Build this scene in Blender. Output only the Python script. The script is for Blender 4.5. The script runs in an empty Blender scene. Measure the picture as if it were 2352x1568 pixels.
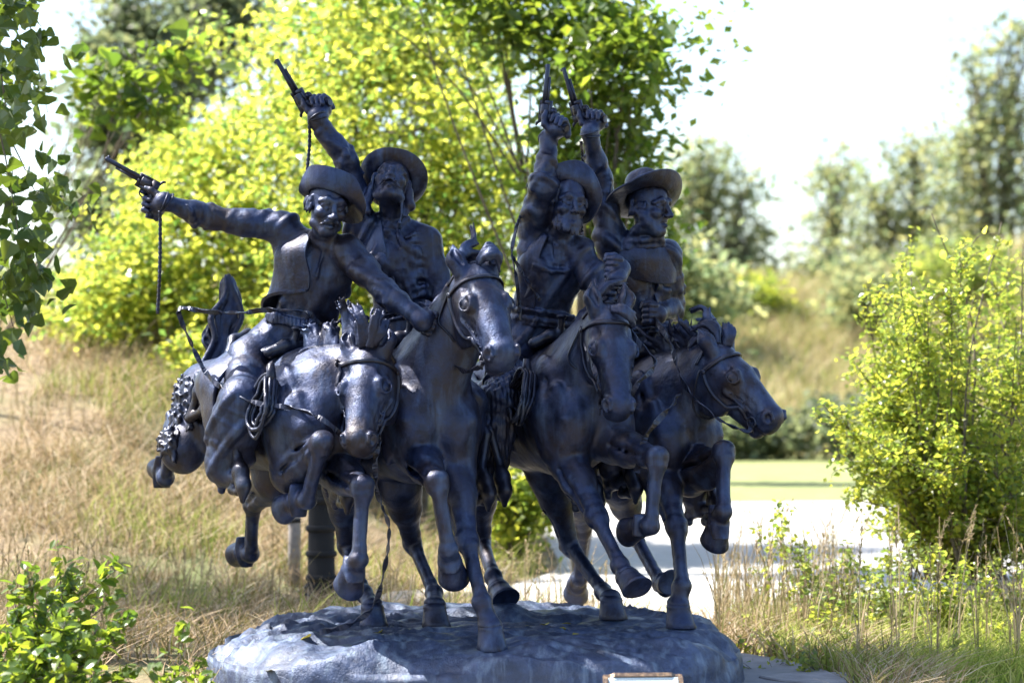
import bpy, bmesh, math, random
import numpy as np
from mathutils import Vector, Matrix

# ---------------------------------------------------------------- scene, camera, light
S = bpy.context.scene
COL = S.collection
R = math.radians
CAMZ = 1.54           # eye height
CAMY = -13.0
FPX = 5460.0          # focal length in units of a 2352-wide frame
cam_d = bpy.data.cameras.new('camera')
cam = bpy.data.objects.new('camera', cam_d); COL.objects.link(cam)
cam.location = (0, CAMY, CAMZ); cam.rotation_euler = (R(90), 0, 0)
cam_d.sensor_width = 36.0; cam_d.lens = 36.0*FPX/2352.0
cam_d.shift_y = (900-784)/2352.0
cam_d.clip_start = 0.1; cam_d.clip_end = 2000
cam_d.dof.use_dof = True; cam_d.dof.focus_distance = 12.3; cam_d.dof.aperture_fstop = 1.9
S.camera = cam

SUN_EL, SUN_AZ = 54.0, -76.0      # azimuth: degrees from +Y (behind the statue) towards +X; negative = left
sdir = Vector((math.cos(R(SUN_EL))*math.sin(R(SUN_AZ)), math.cos(R(SUN_EL))*math.cos(R(SUN_AZ)), math.sin(R(SUN_EL))))
W = bpy.data.worlds.new('World'); S.world = W; W.use_nodes = True
nt = W.node_tree; bg = nt.nodes['Background']
sky = nt.nodes.new('ShaderNodeTexSky'); sky.sky_type = 'NISHITA'; sky.sun_disc = False
sky.sun_elevation = R(SUN_EL); sky.sun_rotation = R(SUN_AZ)
sky.air_density = 1.0; sky.dust_density = 1.8; sky.ozone_density = 1.0
nt.links.new(sky.outputs[0], bg.inputs[0]); bg.inputs[1].default_value = 0.115
sun_d = bpy.data.lights.new('sun', 'SUN'); sun_d.energy = 5.0; sun_d.angle = R(0.55); sun_d.color = (1.0, 0.955, 0.88)
sun = bpy.data.objects.new('sun', sun_d); COL.objects.link(sun)
sun.rotation_euler = sdir.to_track_quat('Z', 'Y').to_euler()
S.view_settings.view_transform = 'Standard'; S.view_settings.look = 'None'
S.view_settings.exposure = 1.85; S.view_settings.gamma = 1.0
S.render.engine = 'CYCLES'
S.cycles.max_bounces = 8; S.cycles.transparent_max_bounces = 8
S.cycles.sample_clamp_indirect = 6.0

rng = random.Random(7)
# ---------------------------------------------------------------- helpers
def V(*a): return np.array(a, float)
def unit(v): v = np.asarray(v, float); return v/(np.linalg.norm(v)+1e-12)
def pt(x, y, d):
    """world point at depth d (metres behind the statue's middle) seen at photo position x, y"""
    s = (13.0+d)/FPX
    return V((x-1176)*s, d, CAMZ-(y-900)*s)
def reach(p, x, y, length, near=True):
    """point on the sight line of x, y that lies one bone length from p"""
    o = V(0, CAMY, CAMZ); q = pt(x, y, 0); dr = unit(q-o)
    t0 = np.dot(p-o, dr); c = o+dr*t0; h = np.linalg.norm(p-c)
    if h >= length: return c
    w = math.sqrt(length*length-h*h)
    return o+dr*(t0-w if near else t0+w)
def link(o, parent=None):
    COL.objects.link(o)
    if parent is not None: o.parent = parent
    return o
def mesh_np(name, verts, faces, mat=None, parent=None, smooth=True):
    """faces: (n,3) or (n,4) int array or list of lists"""
    me = bpy.data.meshes.new(name)
    verts = np.asarray(verts, np.float32)
    if isinstance(faces, np.ndarray):
        n, k = faces.shape
        me.vertices.add(len(verts)); me.vertices.foreach_set('co', verts.ravel())
        me.loops.add(n*k); me.loops.foreach_set('vertex_index', faces.astype(np.int32).ravel())
        me.polygons.add(n); me.polygons.foreach_set('loop_start', np.arange(0, n*k, k, dtype=np.int32))
        me.polygons.foreach_set('loop_total', np.full(n, k, np.int32))
        me.polygons.foreach_set('use_smooth', np.full(n, smooth, bool))
        me.update(calc_edges=True)
    else:
        me.from_pydata([tuple(map(float, v)) for v in verts], [], faces)
        for p in me.polygons: p.use_smooth = smooth
        me.update()
    if mat is not None: me.materials.append(mat)
    return link(bpy.data.objects.new(name, me), parent)
def empty(name, loc=(0, 0, 0), parent=None):
    o = bpy.data.objects.new(name, None); o.location = loc; o.empty_display_size = 0.1
    return link(o, parent)
def tag(o, label, cat, group=None):
    o['label'] = label; o['category'] = cat
    if group: o['group'] = group
    return o
def struct(o): o['kind'] = 'structure'; return o

class MB:
    """collects simple shapes into one mesh"""
    def __init__(s): s.v = []; s.f = []
    def add(s, v, f):
        b = len(s.v); s.v += [tuple(map(float, p)) for p in v]; s.f += [[i+b for i in q] for q in f]
    def tube(s, pts, rad, seg=10, flat=None, cap=True, up=None):
        """swept tube; rad number or list; flat=(axis-vector, factor) squeezes it to a ribbon"""
        P = [np.asarray(p, float) for p in pts]; n = len(P)
        rad = [rad]*n if np.isscalar(rad) else list(rad)
        T = [unit(P[min(i+1, n-1)]-P[max(i-1, 0)]) for i in range(n)]
        ref = unit(np.cross(T[0], V(0.31, 0.2, 0.93))) if up is None else unit(up-T[0]*np.dot(up, T[0]))
        rings = []
        for i in range(n):
            if up is not None: ref = np.asarray(up, float)
            ref = unit(ref-T[i]*np.dot(ref, T[i])); b = np.cross(T[i], ref)
            w = flat if flat else 1.0
            rings.append([P[i]+rad[i]*(math.cos(a)*ref*w+math.sin(a)*b) for a in [2*math.pi*j/seg for j in range(seg)]])
        v = [q for r_ in rings for q in r_]; f = []
        for i in range(n-1):
            for j in range(seg):
                k = (j+1) % seg; f.append([i*seg+j, i*seg+k, (i+1)*seg+k, (i+1)*seg+j])
        if cap: f.append(list(range(seg))[::-1]); f.append([(n-1)*seg+j for j in range(seg)])
        s.add(v, f)
    def box(s, c, ax, half, taper=1.0):
        c = np.asarray(c, float); v = []
        for k in (-1, 1):
            t = 1.0 if k < 0 else taper
            for i, j in ((-1, -1), (1, -1), (1, 1), (-1, 1)):
                v.append(c+ax[0]*half[0]*i*t+ax[1]*half[1]*j*t+ax[2]*half[2]*k)
        s.add(v, [[3, 2, 1, 0], [4, 5, 6, 7], [0, 1, 5, 4], [1, 2, 6, 5], [2, 3, 7, 6], [3, 0, 4, 7]])
    def ball(s, c, ax, r, nu=12, nv=8):
        v = []; f = []
        for i in range(nv+1):
            th = math.pi*i/nv
            for j in range(nu):
                ph = 2*math.pi*j/nu
                v.append(np.asarray(c)+ax[0]*r[0]*math.sin(th)*math.cos(ph)+ax[1]*r[1]*math.sin(th)*math.sin(ph)+ax[2]*r[2]*math.cos(th))
        for i in range(nv):
            for j in range(nu):
                k = (j+1) % nu; f.append([i*nu+j, (i+1)*nu+j, (i+1)*nu+k, i*nu+k])
        s.add(v, f)
    def build(s, name, mat, parent=None, smooth=True): return mesh_np(name, s.v, s.f, mat, parent, smooth)

def bez(pts, n=16):
    """Catmull-Rom through pts"""
    P = [np.asarray(p, float) for p in pts]; P = [2*P[0]-P[1]]+P+[2*P[-1]-P[-2]]; out = []
    for i in range(1, len(P)-2):
        for k in range(n):
            t = k/n; a, b, c, d = P[i-1:i+3]
            out.append(0.5*((2*b)+(-a+c)*t+(2*a-5*b+4*c-d)*t*t+(-a+3*b-3*c+d)*t**3))
    out.append(P[-2]); return out

def wob(X, Y, Z, f, seed, n=5):
    r_ = np.random.RandomState(seed); o = 0
    for i in range(n):
        k = r_.normal(size=3); k = k/np.linalg.norm(k)*f*(0.6+0.9*r_.rand()); o = o+np.sin(X*k[0]+Y*k[1]+Z*k[2]+r_.rand()*6.28)
    return o/n

class Sculpt:
    """smooth-blended implicit modelling: clay added and carved, then meshed as one continuous skin"""
    def __init__(s, h): s.h = h; s.ops = []
    def cone(s, a, b, ra, rb, k=0.03, squash=None, sub=False, fold=None):
        s.ops.append(('c', np.asarray(a, float), np.asarray(b, float), ra, rb, k, squash, sub, fold))
    def ell(s, c, r, ax=None, k=0.03, sub=False):
        s.ops.append(('e', np.asarray(c, float), np.asarray(r, float), np.eye(3) if ax is None else np.array(ax, float), k, sub))
    def chain(s, pts, rad, k=0.03, squash=None, fold=None, sub=False):
        for i in range(len(pts)-1): s.cone(pts[i], pts[i+1], rad[i], rad[i+1], k, squash, sub, fold)
    def mesh(s, name, mat, parent=None, disp=None):
        h = s.h; lo = np.full(3, 1e9); hi = -lo
        box = []
        for o in s.ops:
            if o[0] == 'c':
                m = max(o[3], o[4])*(max(1, o[6][1]) if o[6] else 1); a = np.minimum(o[1], o[2])-m; b = np.maximum(o[1], o[2])+m; k = o[5]; sub = o[7]
            else:
                e = np.sqrt(((o[3]*o[2][:, None])**2).sum(0)); a = o[1]-e; b = o[1]+e; k = o[4]; sub = o[5]
            box.append((a-k-4*h, b+k+4*h))
            if not sub: lo = np.minimum(lo, a); hi = np.maximum(hi, b)
        lo = lo-5*h; n = np.ceil((hi+5*h-lo)/h).astype(int)+1
        D = np.full(n, 1.0, np.float32)
        gx = [lo[i]+h*np.arange(n[i]) for i in range(3)]
        for o, (a, b) in zip(s.ops, box):
            i0 = np.clip(((a-lo)/h).astype(int), 0, n-1); i1 = np.clip(((b-lo)/h).astype(int)+2, 0, n)
            if np.any(i1 <= i0): continue
            sl = tuple(slice(i0[i], i1[i]) for i in range(3))
            X = gx[0][sl[0]][:, None, None].astype(np.float32); Y = gx[1][sl[1]][None, :, None].astype(np.float32); Z = gx[2][sl[2]][None, None, :].astype(np.float32)
            if o[0] == 'c':
                _, A, B, ra, rb, k, sq, sub, fold = o
                x, y, z = X-A[0], Y-A[1], Z-A[2]; ba = B-A; mn = 1.0
                if sq:
                    u, c = unit(sq[0]), sq[1]; ba = ba+u*np.dot(ba, u)*(1/c-1); dd = (x*u[0]+y*u[1]+z*u[2])*(1/c-1)
                    x, y, z = x+u[0]*dd, y+u[1]*dd, z+u[2]*dd; mn = min(c, 1.0)
                L2 = float(np.dot(ba, ba))+1e-9
                t = np.clip((x*ba[0]+y*ba[1]+z*ba[2])/L2, 0, 1)
                d = np.sqrt((x-t*ba[0])**2+(y-t*ba[1])**2+(z-t*ba[2])**2)-(ra+(rb-ra)*t)
                d = d*mn
                if fold: d = d+fold(t, X, Y, Z)
            else:
                _, C, rr, ax, k, sub = o
                x, y, z = X-C[0], Y-C[1], Z-C[2]; q0 = 0; q1 = 0
                for i in range(3):
                    q = x*ax[i][0]+y*ax[i][1]+z*ax[i][2]; q0 = q0+(q/rr[i])**2; q1 = q1+(q/rr[i]**2)**2
                q0 = np.sqrt(q0); d = q0*(q0-1)/(np.sqrt(q1)+1e-9)
            W_ = D[sl]
            if sub:
                d = -d; hh = np.maximum(k-np.abs(W_-d), 0)/k; D[sl] = np.maximum(W_, d)+hh*hh*k*0.25
            else:
                hh = np.maximum(k-np.abs(W_-d), 0)/k; D[sl] = np.minimum(W_, d)-hh*hh*k*0.25
        verts, quads = nets(D, lo, h)
        if disp is not None:
            nrm = normals(verts, quads); verts = verts+nrm*disp(verts, nrm)[:, None]
        return mesh_np(name, verts, quads, mat, parent)

def nets(D, lo, h):
    I = D < 0
    c = I[:-1, :-1, :-1].astype(np.int8)
    for dx, dy, dz in ((1,0,0),(0,1,0),(0,0,1),(1,1,0),(1,0,1),(0,1,1),(1,1,1)):
        c = c+I[dx:I.shape[0]-1+dx, dy:I.shape[1]-1+dy, dz:I.shape[2]-1+dz]
    act = np.argwhere((c > 0) & (c < 8)); m = len(act)
    idx = np.full(c.shape, -1, np.int32); idx[act[:, 0], act[:, 1], act[:, 2]] = np.arange(m)
    cor = [(0,0,0),(1,0,0),(0,1,0),(1,1,0),(0,0,1),(1,0,1),(0,1,1),(1,1,1)]
    val = np.stack([D[act[:, 0]+a, act[:, 1]+b, act[:, 2]+e] for a, b, e in cor], 1)
    acc = np.zeros((m, 3)); cnt = np.zeros(m)
    for a, b in ((0,1),(2,3),(4,5),(6,7),(0,2),(1,3),(4,6),(5,7),(0,4),(1,5),(2,6),(3,7)):
        va, vb = val[:, a], val[:, b]; x = (va < 0) != (vb < 0)
        t = np.where(x, va/(va-vb+1e-12), 0)
        pa, pb = np.array(cor[a], float), np.array(cor[b], float)
        acc += np.where(x[:, None], pa+t[:, None]*(pb-pa), 0); cnt += x
    verts = lo+h*(act+acc/cnt[:, None])
    Q = []
    for ax in range(3):
        o1, o2 = [(1, 2), (2, 0), (0, 1)][ax]
        s0 = [slice(None)]*3; s1 = [slice(None)]*3; s0[ax] = slice(0, -1); s1[ax] = slice(1, None)
        A, B = I[tuple(s0)], I[tuple(s1)]
        e = np.argwhere(A != B); e = e[(e[:, o1] > 0) & (e[:, o2] > 0) & (e[:, o1] < c.shape[o1]) & (e[:, o2] < c.shape[o2])]
        fl = A[e[:, 0], e[:, 1], e[:, 2]]
        def cell(d1, d2):
            p = e.copy(); p[:, o1] -= d1; p[:, o2] -= d2; return idx[p[:, 0], p[:, 1], p[:, 2]]
        q = np.stack([cell(1, 1), cell(0, 1), cell(0, 0), cell(1, 0)], 1)
        q[~fl] = q[~fl][:, ::-1]; Q.append(q)
    Q = np.concatenate(Q); Q = Q[(Q >= 0).all(1)]
    return verts, Q
def normals(v, q):
    n = np.cross(v[q[:, 2]]-v[q[:, 0]], v[q[:, 3]]-v[q[:, 1]]); o = np.zeros_like(v)
    for i in range(4):
        for a in range(3): o[:, a] += np.bincount(q[:, i], weights=n[:, a], minlength=len(v))
    return o/(np.linalg.norm(o, axis=1)[:, None]+1e-12)

# ---------------------------------------------------------------- materials
def new_mat(name):
    m = bpy.data.materials.new(name); m.use_nodes = True; t = m.node_tree; t.nodes.clear()
    return m, t, (lambda k, **kw: _node(t, k, **kw))
def _node(t, k, **kw):
    n = t.nodes.new('ShaderNode'+k)
    for a, b in kw.items():
        if a[0] == 'i' and a[1:].isdigit(): n.inputs[int(a[1:])].default_value = b
        elif a.startswith('in_'): n.inputs[a[3:].replace('_', ' ')].default_value = b
        else: setattr(n, a, b)
    return n
def ramp(t, stops):
    n = t.nodes.new('ShaderNodeValToRGB'); e = n.color_ramp.elements
    while len(e) < len(stops): e.new(0.5)
    for i, (p, c) in enumerate(stops): e[i].position = p; e[i].color = (*c, 1) if len(c) == 3 else c
    return n
# ---------------------------------------------------------------- bronze
def bronze_mat(name, dark, mid, warm, rough=0.42, scale=1.0, metal=0.65, bump=0.35):
    m, t, N = new_mat(name); L = t.links.new
    out = N('OutputMaterial'); b = N('BsdfPrincipled'); tc = N('TexCoord'); geo = N('NewGeometry')
    L(b.outputs[0], out.inputs[0])
    n1 = N('TexNoise', in_Scale=3.2*scale, in_Detail=6.0, in_Roughness=0.62); L(geo.outputs['Position'], n1.inputs['Vector'])
    n2 = N('TexNoise', in_Scale=17.0*scale, in_Detail=8.0, in_Roughness=0.65); L(geo.outputs['Position'], n2.inputs['Vector'])
    mp = N('Mapping'); mp.inputs['Scale'].default_value = (14, 14, 2.2); L(geo.outputs['Position'], mp.inputs['Vector'])
    n3 = N('TexNoise', in_Scale=1.0*scale, in_Detail=5.0, in_Roughness=0.6); L(mp.outputs[0], n3.inputs['Vector'])   # streaks of run-off
    r1 = ramp(t, [(0.30, dark), (0.62, mid)]); L(n2.outputs[0], r1.inputs[0])
    r2 = ramp(t, [(0.44, (0, 0, 0)), (0.68, (1, 1, 1))]); L(n1.outputs[0], r2.inputs[0])
    mx = N('MixRGB'); mx.inputs[2].default_value = (*warm, 1); L(r2.outputs[0], mx.inputs[0]); L(r1.outputs[0], mx.inputs[1])
    r3 = ramp(t, [(0.50, (0, 0, 0)), (0.72, (0.8, 0.8, 0.8))]); L(n3.outputs[0], r3.inputs[0])
    mx2 = N('MixRGB'); mx2.inputs[2].default_value = (mid[0]*2.6, mid[1]*2.4, mid[2]*1.7, 1); L(r3.outputs[0], mx2.inputs[0]); L(mx.outputs[0], mx2.inputs[1])
    L(mx2.outputs[0], b.inputs['Base Color'])
    b.inputs['Metallic'].default_value = metal; b.inputs['Coat Weight'].default_value = 0.12; b.inputs['Coat Roughness'].default_value = 0.28
    rr = ramp(t, [(0.3, (rough-0.10,)*3), (0.75, (rough+0.2,)*3)]); L(n2.outputs[0], rr.inputs[0]); L(rr.outputs[0], b.inputs['Roughness'])
    n4 = N('TexNoise', in_Scale=70.0*scale, in_Detail=6.0, in_Roughness=0.65); L(geo.outputs['Position'], n4.inputs['Vector'])
    ad = N('Math', operation='MULTIPLY_ADD', i1=0.35); L(n4.outputs[0], ad.inputs[0]); L(n2.outputs[0], ad.inputs[2])
    bp = N('Bump', in_Strength=bump, in_Distance=0.012); L(ad.outputs[0], bp.inputs['Height']); L(bp.outputs[0], b.inputs['Normal'])
    return m
BR = bronze_mat('bronze_patina', (0.0058, 0.0092, 0.024), (0.0190, 0.032, 0.088), (0.023, 0.0165, 0.018), rough=0.40, metal=0.5, bump=0.6)
BRS = bronze_mat('bronze_saddlery', (0.006, 0.008, 0.018), (0.018, 0.025, 0.055), (0.021, 0.015, 0.016), rough=0.34, metal=0.55, bump=0.35)
BRB = bronze_mat('bronze_base', (0.017, 0.026, 0.058), (0.062, 0.088, 0.165), (0.030, 0.038, 0.064), rough=0.43, scale=1.3, metal=0.25, bump=0.9)

BASE_Z = 0.28
statue = empty('equestrian_statue', (0, 0, 0))
tag(statue, 'dark bronze statue of four riders on galloping horses firing revolvers into the air', 'statue')

# ---------------------------------------------------------------- horses
from mathutils.bvhtree import BVHTree
def snapper(ob):
    me = ob.data; n = len(me.vertices); co = np.empty(n*3, np.float32); me.vertices.foreach_get('co', co)
    vi = np.empty(len(me.loops), np.int32); me.loops.foreach_get('vertex_index', vi)
    t = BVHTree.FromPolygons(co.reshape(-1, 3).tolist(), vi.reshape(-1, 4).tolist())
    def snap(p, off=0.008, keep=False):
        c, nr, i, d = t.find_nearest(Vector(p)); c, nr = np.array(c), np.array(nr)
        if keep and np.dot(np.asarray(p)-c, nr) > off: return np.asarray(p)
        return c+nr*off
    return snap
def rot_min(a, b, v):
    """rotate v by the smallest rotation taking a to b"""
    a, b = unit(a), unit(b); c = np.cross(a, b); s_ = np.linalg.norm(c); d = np.dot(a, b)
    if s_ < 1e-6: return v
    k = c/s_; th = math.atan2(s_, d)
    return v*math.cos(th)+np.cross(k, v)*math.sin(th)+k*np.dot(k, v)*(1-math.cos(th))

def hoof(parent, top, bot, toe, planted):
    mb = MB(); ax = V(0, 0, -1.0) if planted else unit(bot-top)
    toe = unit(toe-ax*np.dot(toe, ax)); sd = np.cross(ax, toe); h = np.linalg.norm(bot-top) if not planted else top[2]-bot[2]
    rings = [(-0.020, 0.048, 0.0), (-0.004, 0.060, 0.0), (0.010, 0.0625, 0.003), (0.015, 0.0605, 0.004), (h*0.35, 0.064, 0.010), (h*0.7, 0.071, 0.020), (h*0.98, 0.079, 0.030), (h, 0.077, 0.030), (h-0.006, 0.066, 0.028)]
    n = 28; v = []; f = []
    for z, r, o in rings:
        for j in range(n):
            a = 2*math.pi*j/n; ca = math.cos(a); k = 1.0 if ca > -0.35 else 1.0-0.32*(-0.35-ca)
            v.append(top+ax*z+toe*(o+r*1.06*ca*k)+sd*r*math.sin(a))
    for i in range(len(rings)-1):
        for j in range(n): f.append([i*n+j, i*n+(j+1) % n, (i+1)*n+(j+1) % n, (i+1)*n+j])
    f.append([j for j in range(n)][::-1]); f.append([(len(rings)-1)*n+j for j in range(n)])
    mb.add(v, f); o = mb.build('hoof', BR, parent)
    return o

class Horse: pass
def horse(label, c, theta, pitch, poll, muzzle, face, legs, arch=0.06, girth=1.0, seed=1, hw=1.3):
    H = Horse(); o = empty('horse', (0, 0, 0), statue); o['label'] = label; H.root = o
    C0 = pt(*c); F = V(math.sin(R(theta))*math.cos(R(pitch)), -math.cos(R(theta))*math.cos(R(pitch)), math.sin(R(pitch)))
    Lf = unit(np.cross(V(0, 0, 1), F)); U = np.cross(F, Lf)
    loc = lambda f, u, s=0.0: C0+F*f+U*u*girth+Lf*s*girth
    H.loc, H.F, H.L, H.U = loc, F, Lf, U
    ax = [F, U, Lf]; g = Sculpt(0.0072)
    E = lambda f, u, s, rf, ru, rs, k=0.06, **kw: g.ell(loc(f, u, s), (rf, ru*girth, rs*girth), ax, k, **kw)
    E(0.0, -0.02, 0, 0.66, 0.325, 0.275); E(0.30, -0.04, 0, 0.40, 0.335, 0.25); E(0.36, 0.22, 0, 0.26, 0.12, 0.075, 0.12)
    E(-0.48, 0.08, 0, 0.36, 0.25, 0.25, 0.1)
    for s in (-1, 1):
        E(0.56, -0.10, 0.095*s, 0.17, 0.20, 0.125, 0.04); E(0.43, 0.0, 0.17*s, 0.15, 0.27, 0.075, 0.04)
        E(-0.62, 0.0, 0.125*s, 0.22, 0.27, 0.135, 0.05); E(-0.2, -0.1, 0.2*s, 0.3, 0.16, 0.07, 0.06)
        E(0.50, -0.13, 0.21*s, 0.055, 0.16, 0.03, 0.03)
    for s in (-1, 1):      # muscle planes: shoulder blade, point of shoulder, ribs, stifle fold
        g.chain([loc(0.24, 0.24, 0.20*s), loc(0.24, 0.05, 0.285*s), loc(0.30, -0.22, 0.25*s)], [0.014, 0.016, 0.012], 0.05, sub=True)
        g.chain([loc(0.44, 0.24, 0.13*s), loc(0.55, 0.06, 0.225*s), loc(0.66, -0.10, 0.20*s)], [0.010, 0.014, 0.012], 0.045, sub=True)
        for i in range(5): g.chain([loc(0.14-0.11*i, 0.12, 0.277*s), loc(0.10-0.11*i, -0.06, 0.290*s), loc(0.10-0.12*i, -0.22, 0.22*s)], [0.008, 0.012, 0.008], 0.03)
        g.chain([loc(-0.36, 0.16, 0.24*s), loc(-0.34, -0.05, 0.27*s), loc(-0.38, -0.25, 0.22*s)], [0.012, 0.018, 0.014], 0.05, sub=True)
        g.chain([loc(0.60, 0.08, 0.18*s), loc(0.66, -0.08, 0.16*s), loc(0.58, -0.26, 0.15*s)], [0.03, 0.045, 0.03], 0.03)
    g.chain([loc(0.74, 0.06), loc(0.755, -0.10), loc(0.68, -0.30)], [0.012, 0.018, 0.014], 0.035, sub=True)
    # ---- head
    P0, M = np.asarray(poll), np.asarray(muzzle); A = unit(M-P0); Nn = unit(np.asarray(face)-A*np.dot(face, A)); Sd = np.cross(Nn, A)
    hs = np.linalg.norm(M-P0)/0.62
    hp = lambda a, n_, s=0.0: P0+hs*(A*a+(Nn*n_*0.94+Sd*s)*hw)
    H.hp, H.hs, H.hA, H.hN, H.hS = hp, hs, A, Nn, Sd
    hax = [A, Nn, Sd]
    HE = lambda a, n_, s, ra, rn, rs, k=0.02, **kw: g.ell(hp(a, n_, s), (ra*hs, rn*hs*hw*0.94, rs*hs*hw), hax, k*hs, **kw)
    # ---- neck
    W0, B0 = loc(0.30, 0.24), loc(0.60, -0.02); W1, B1 = hp(0.03, -0.075), hp(0.12, -0.215)
    up = unit((W1-W0)); perp = unit(np.cross(np.cross(up, B0-W0), up))*-1
    cw = (W0+W1)/2+perp*arch; cb = (B0+B1)/2+perp*arch*0.5
    n = 7; prev = None
    for i in range(n):
        t = i/(n-1); q = lambda a, b, c_: (1-t)**2*a+2*t*(1-t)*b+t*t*c_
        tp, bt = q(W0, cw, W1), q(B0, cb, B1); md = (tp+bt)/2
        r = (0.085-0.030*t, 0.150-0.075*t, 0.125-0.058*t)
        cur = ((tp-(tp-bt)*0.05, r[0]), (md, r[1]), (bt+(tp-bt)*0.12, r[2]))
        if prev:
            for (a, ra), (b, rb) in zip(prev, cur): g.cone(a, b, ra, rb, 0.07)
        prev = cur
    # neck muscle bands
    for s in (-1, 1):
        g.cone(loc(0.44, 0.03, 0.11*s), hp(0.10, -0.16, 0.05*s), 0.060, 0.03, 0.09)
        g.cone(B0+Lf*0.05*s, hp(0.16, -0.22, 0.035*s), 0.05, 0.028, 0.04)
    # ---- head masses
    HE(0.08, -0.105, 0, 0.14, 0.105, 0.085, 0.05); HE(0.20, -0.088, 0, 0.17, 0.085, 0.092, 0.04)
    g.cone(hp(0.22, -0.075), hp(0.53, -0.052), 0.086*hs*hw*0.94, 0.052*hs*hw, 0.03, (Sd, 0.96))
    g.cone(hp(0.28, -0.14), hp(0.53, -0.095), 0.064*hs*hw, 0.050*hs*hw, 0.03, (Sd, 0.88))
    HE(0.552, -0.066, 0, 0.066, 0.068, 0.060, 0.03); HE(0.585, -0.085, 0, 0.035, 0.035, 0.044, 0.02)
    HE(0.540, -0.142, 0, 0.050, 0.036, 0.040, 0.014); g.cone(hp(0.36, -0.15), hp(0.52, -0.135), 0.042*hs*hw, 0.03*hs*hw, 0.03)
    for s in (-1, 1):
        HE(0.225, -0.165, 0.058*s, 0.125, 0.105, 0.034, 0.022); HE(0.13, -0.15, 0.062*s, 0.07, 0.09, 0.03, 0.03)
        g.cone(hp(0.27, -0.105, 0.088*s), hp(0.43, -0.095, 0.060*s), 0.012*hs, 0.009*hs, 0.02)   # facial crest
        g.cone(hp(0.33, -0.03, 0.035*s), hp(0.53, -0.018, 0.026*s), 0.016*hs, 0.015*hs, 0.02)    # nasal edges
        HE(0.232, -0.054, 0.064*s, 0.060, 0.040, 0.026, 0.03)
        en, es = 0.66, 0.75                                                    # the eye looks sideways and a little forward
        ep = lambda a, b, o: hp(a, -0.036+b*es+o*en, (0.079-b*en+o*es)*s)
        g.ell(ep(0.238, 0, 0.016), (0.034*hs, 0.025*hs, 0.017*hs), [A, unit(Nn*es-Sd*s*en), unit(Nn*en+Sd*s*es)], 0.012, sub=True)
        g.ell(ep(0.238, 0, -0.003), (0.032*hs, 0.026*hs, 0.022*hs), [A, unit(Nn*es-Sd*s*en), unit(Nn*en+Sd*s*es)], 0.002)
        for q, rr, oo in ((1, 0.0075, 0.013), (-1, 0.0055, 0.009)):
            lid = [ep(0.238-0.042*math.cos(t), q*0.026*math.sin(t), 0.004+(oo-0.004)*math.sin(t)) for t in [math.pi*i/8 for i in range(9)]]
            g.chain(lid, [rr*hs]*9, 0.006)
        g.chain([ep(0.190, 0.022, -0.002), ep(0.228, 0.030, 0.004), ep(0.282, 0.022, -0.004)], [0.009*hs, 0.012*hs, 0.008*hs], 0.020)      # brow fold
        HE(0.15, -0.030, 0.075*s, 0.035, 0.010, 0.016, 0.03, sub=True)         # temple hollow
        HE(0.37, -0.125, 0.085*s, 0.06, 0.022, 0.016, 0.03, sub=True)          # cheek hollow
        HE(0.548, -0.046, 0.046*s, 0.044, 0.036, 0.024, 0.012); g.chain([hp(0.53, -0.02, 0.05*s), hp(0.555, -0.006, 0.052*s), hp(0.590, -0.020, 0.046*s), hp(0.596, -0.05, 0.052*s)], [0.007*hs, 0.008*hs, 0.008*hs, 0.006*hs], 0.010); g.ell(hp(0.572, -0.030, 0.066*s), (0.032*hs, 0.019*hs, 0.030*hs), [unit(A*0.8-Nn*0.6), unit(Nn*0.8+A*0.6), Sd], 0.005, sub=True)
        mo = [hp(0.608, -0.112, 0.0), hp(0.598, -0.112, 0.03*s), hp(0.56, -0.110, 0.05*s), hp(0.50, -0.108, 0.056*s)]
        g.chain(mo, [0.007*hs]*4, 0.008, sub=True)
        eb, et = hp(0.015, -0.055, 0.052*s), hp(-0.15, -0.035, 0.066*s); em = hp(-0.06, -0.035, 0.072*s)
        g.chain([eb, em, et], [0.034*hs*hw, 0.034*hs*hw, 0.008*hs], 0.016)
        g.chain([hp(-0.01, -0.012, 0.060*s), hp(-0.06, -0.004, 0.078*s), hp(-0.11, -0.02, 0.073*s)], [0.014*hs, 0.021*hs, 0.006*hs], 0.008, sub=True)
        g.cone(hp(0.17, -0.19, 0.06*s), hp(0.33, -0.20, 0.045*s), 0.016*hs, 0.010*hs, 0.03)      # jaw edge
        g.chain([hp(0.30, -0.085, 0.088*s), hp(0.38, -0.075, 0.070*s), hp(0.47, -0.085, 0.058*s)], [0.0045*hs]*3, 0.006); g.chain([hp(0.34, -0.055, 0.075*s), hp(0.45, -0.045, 0.062*s)], [0.010*hs, 0.006*hs], 0.02, sub=True)
    # ---- legs
    H.hooves = []
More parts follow.
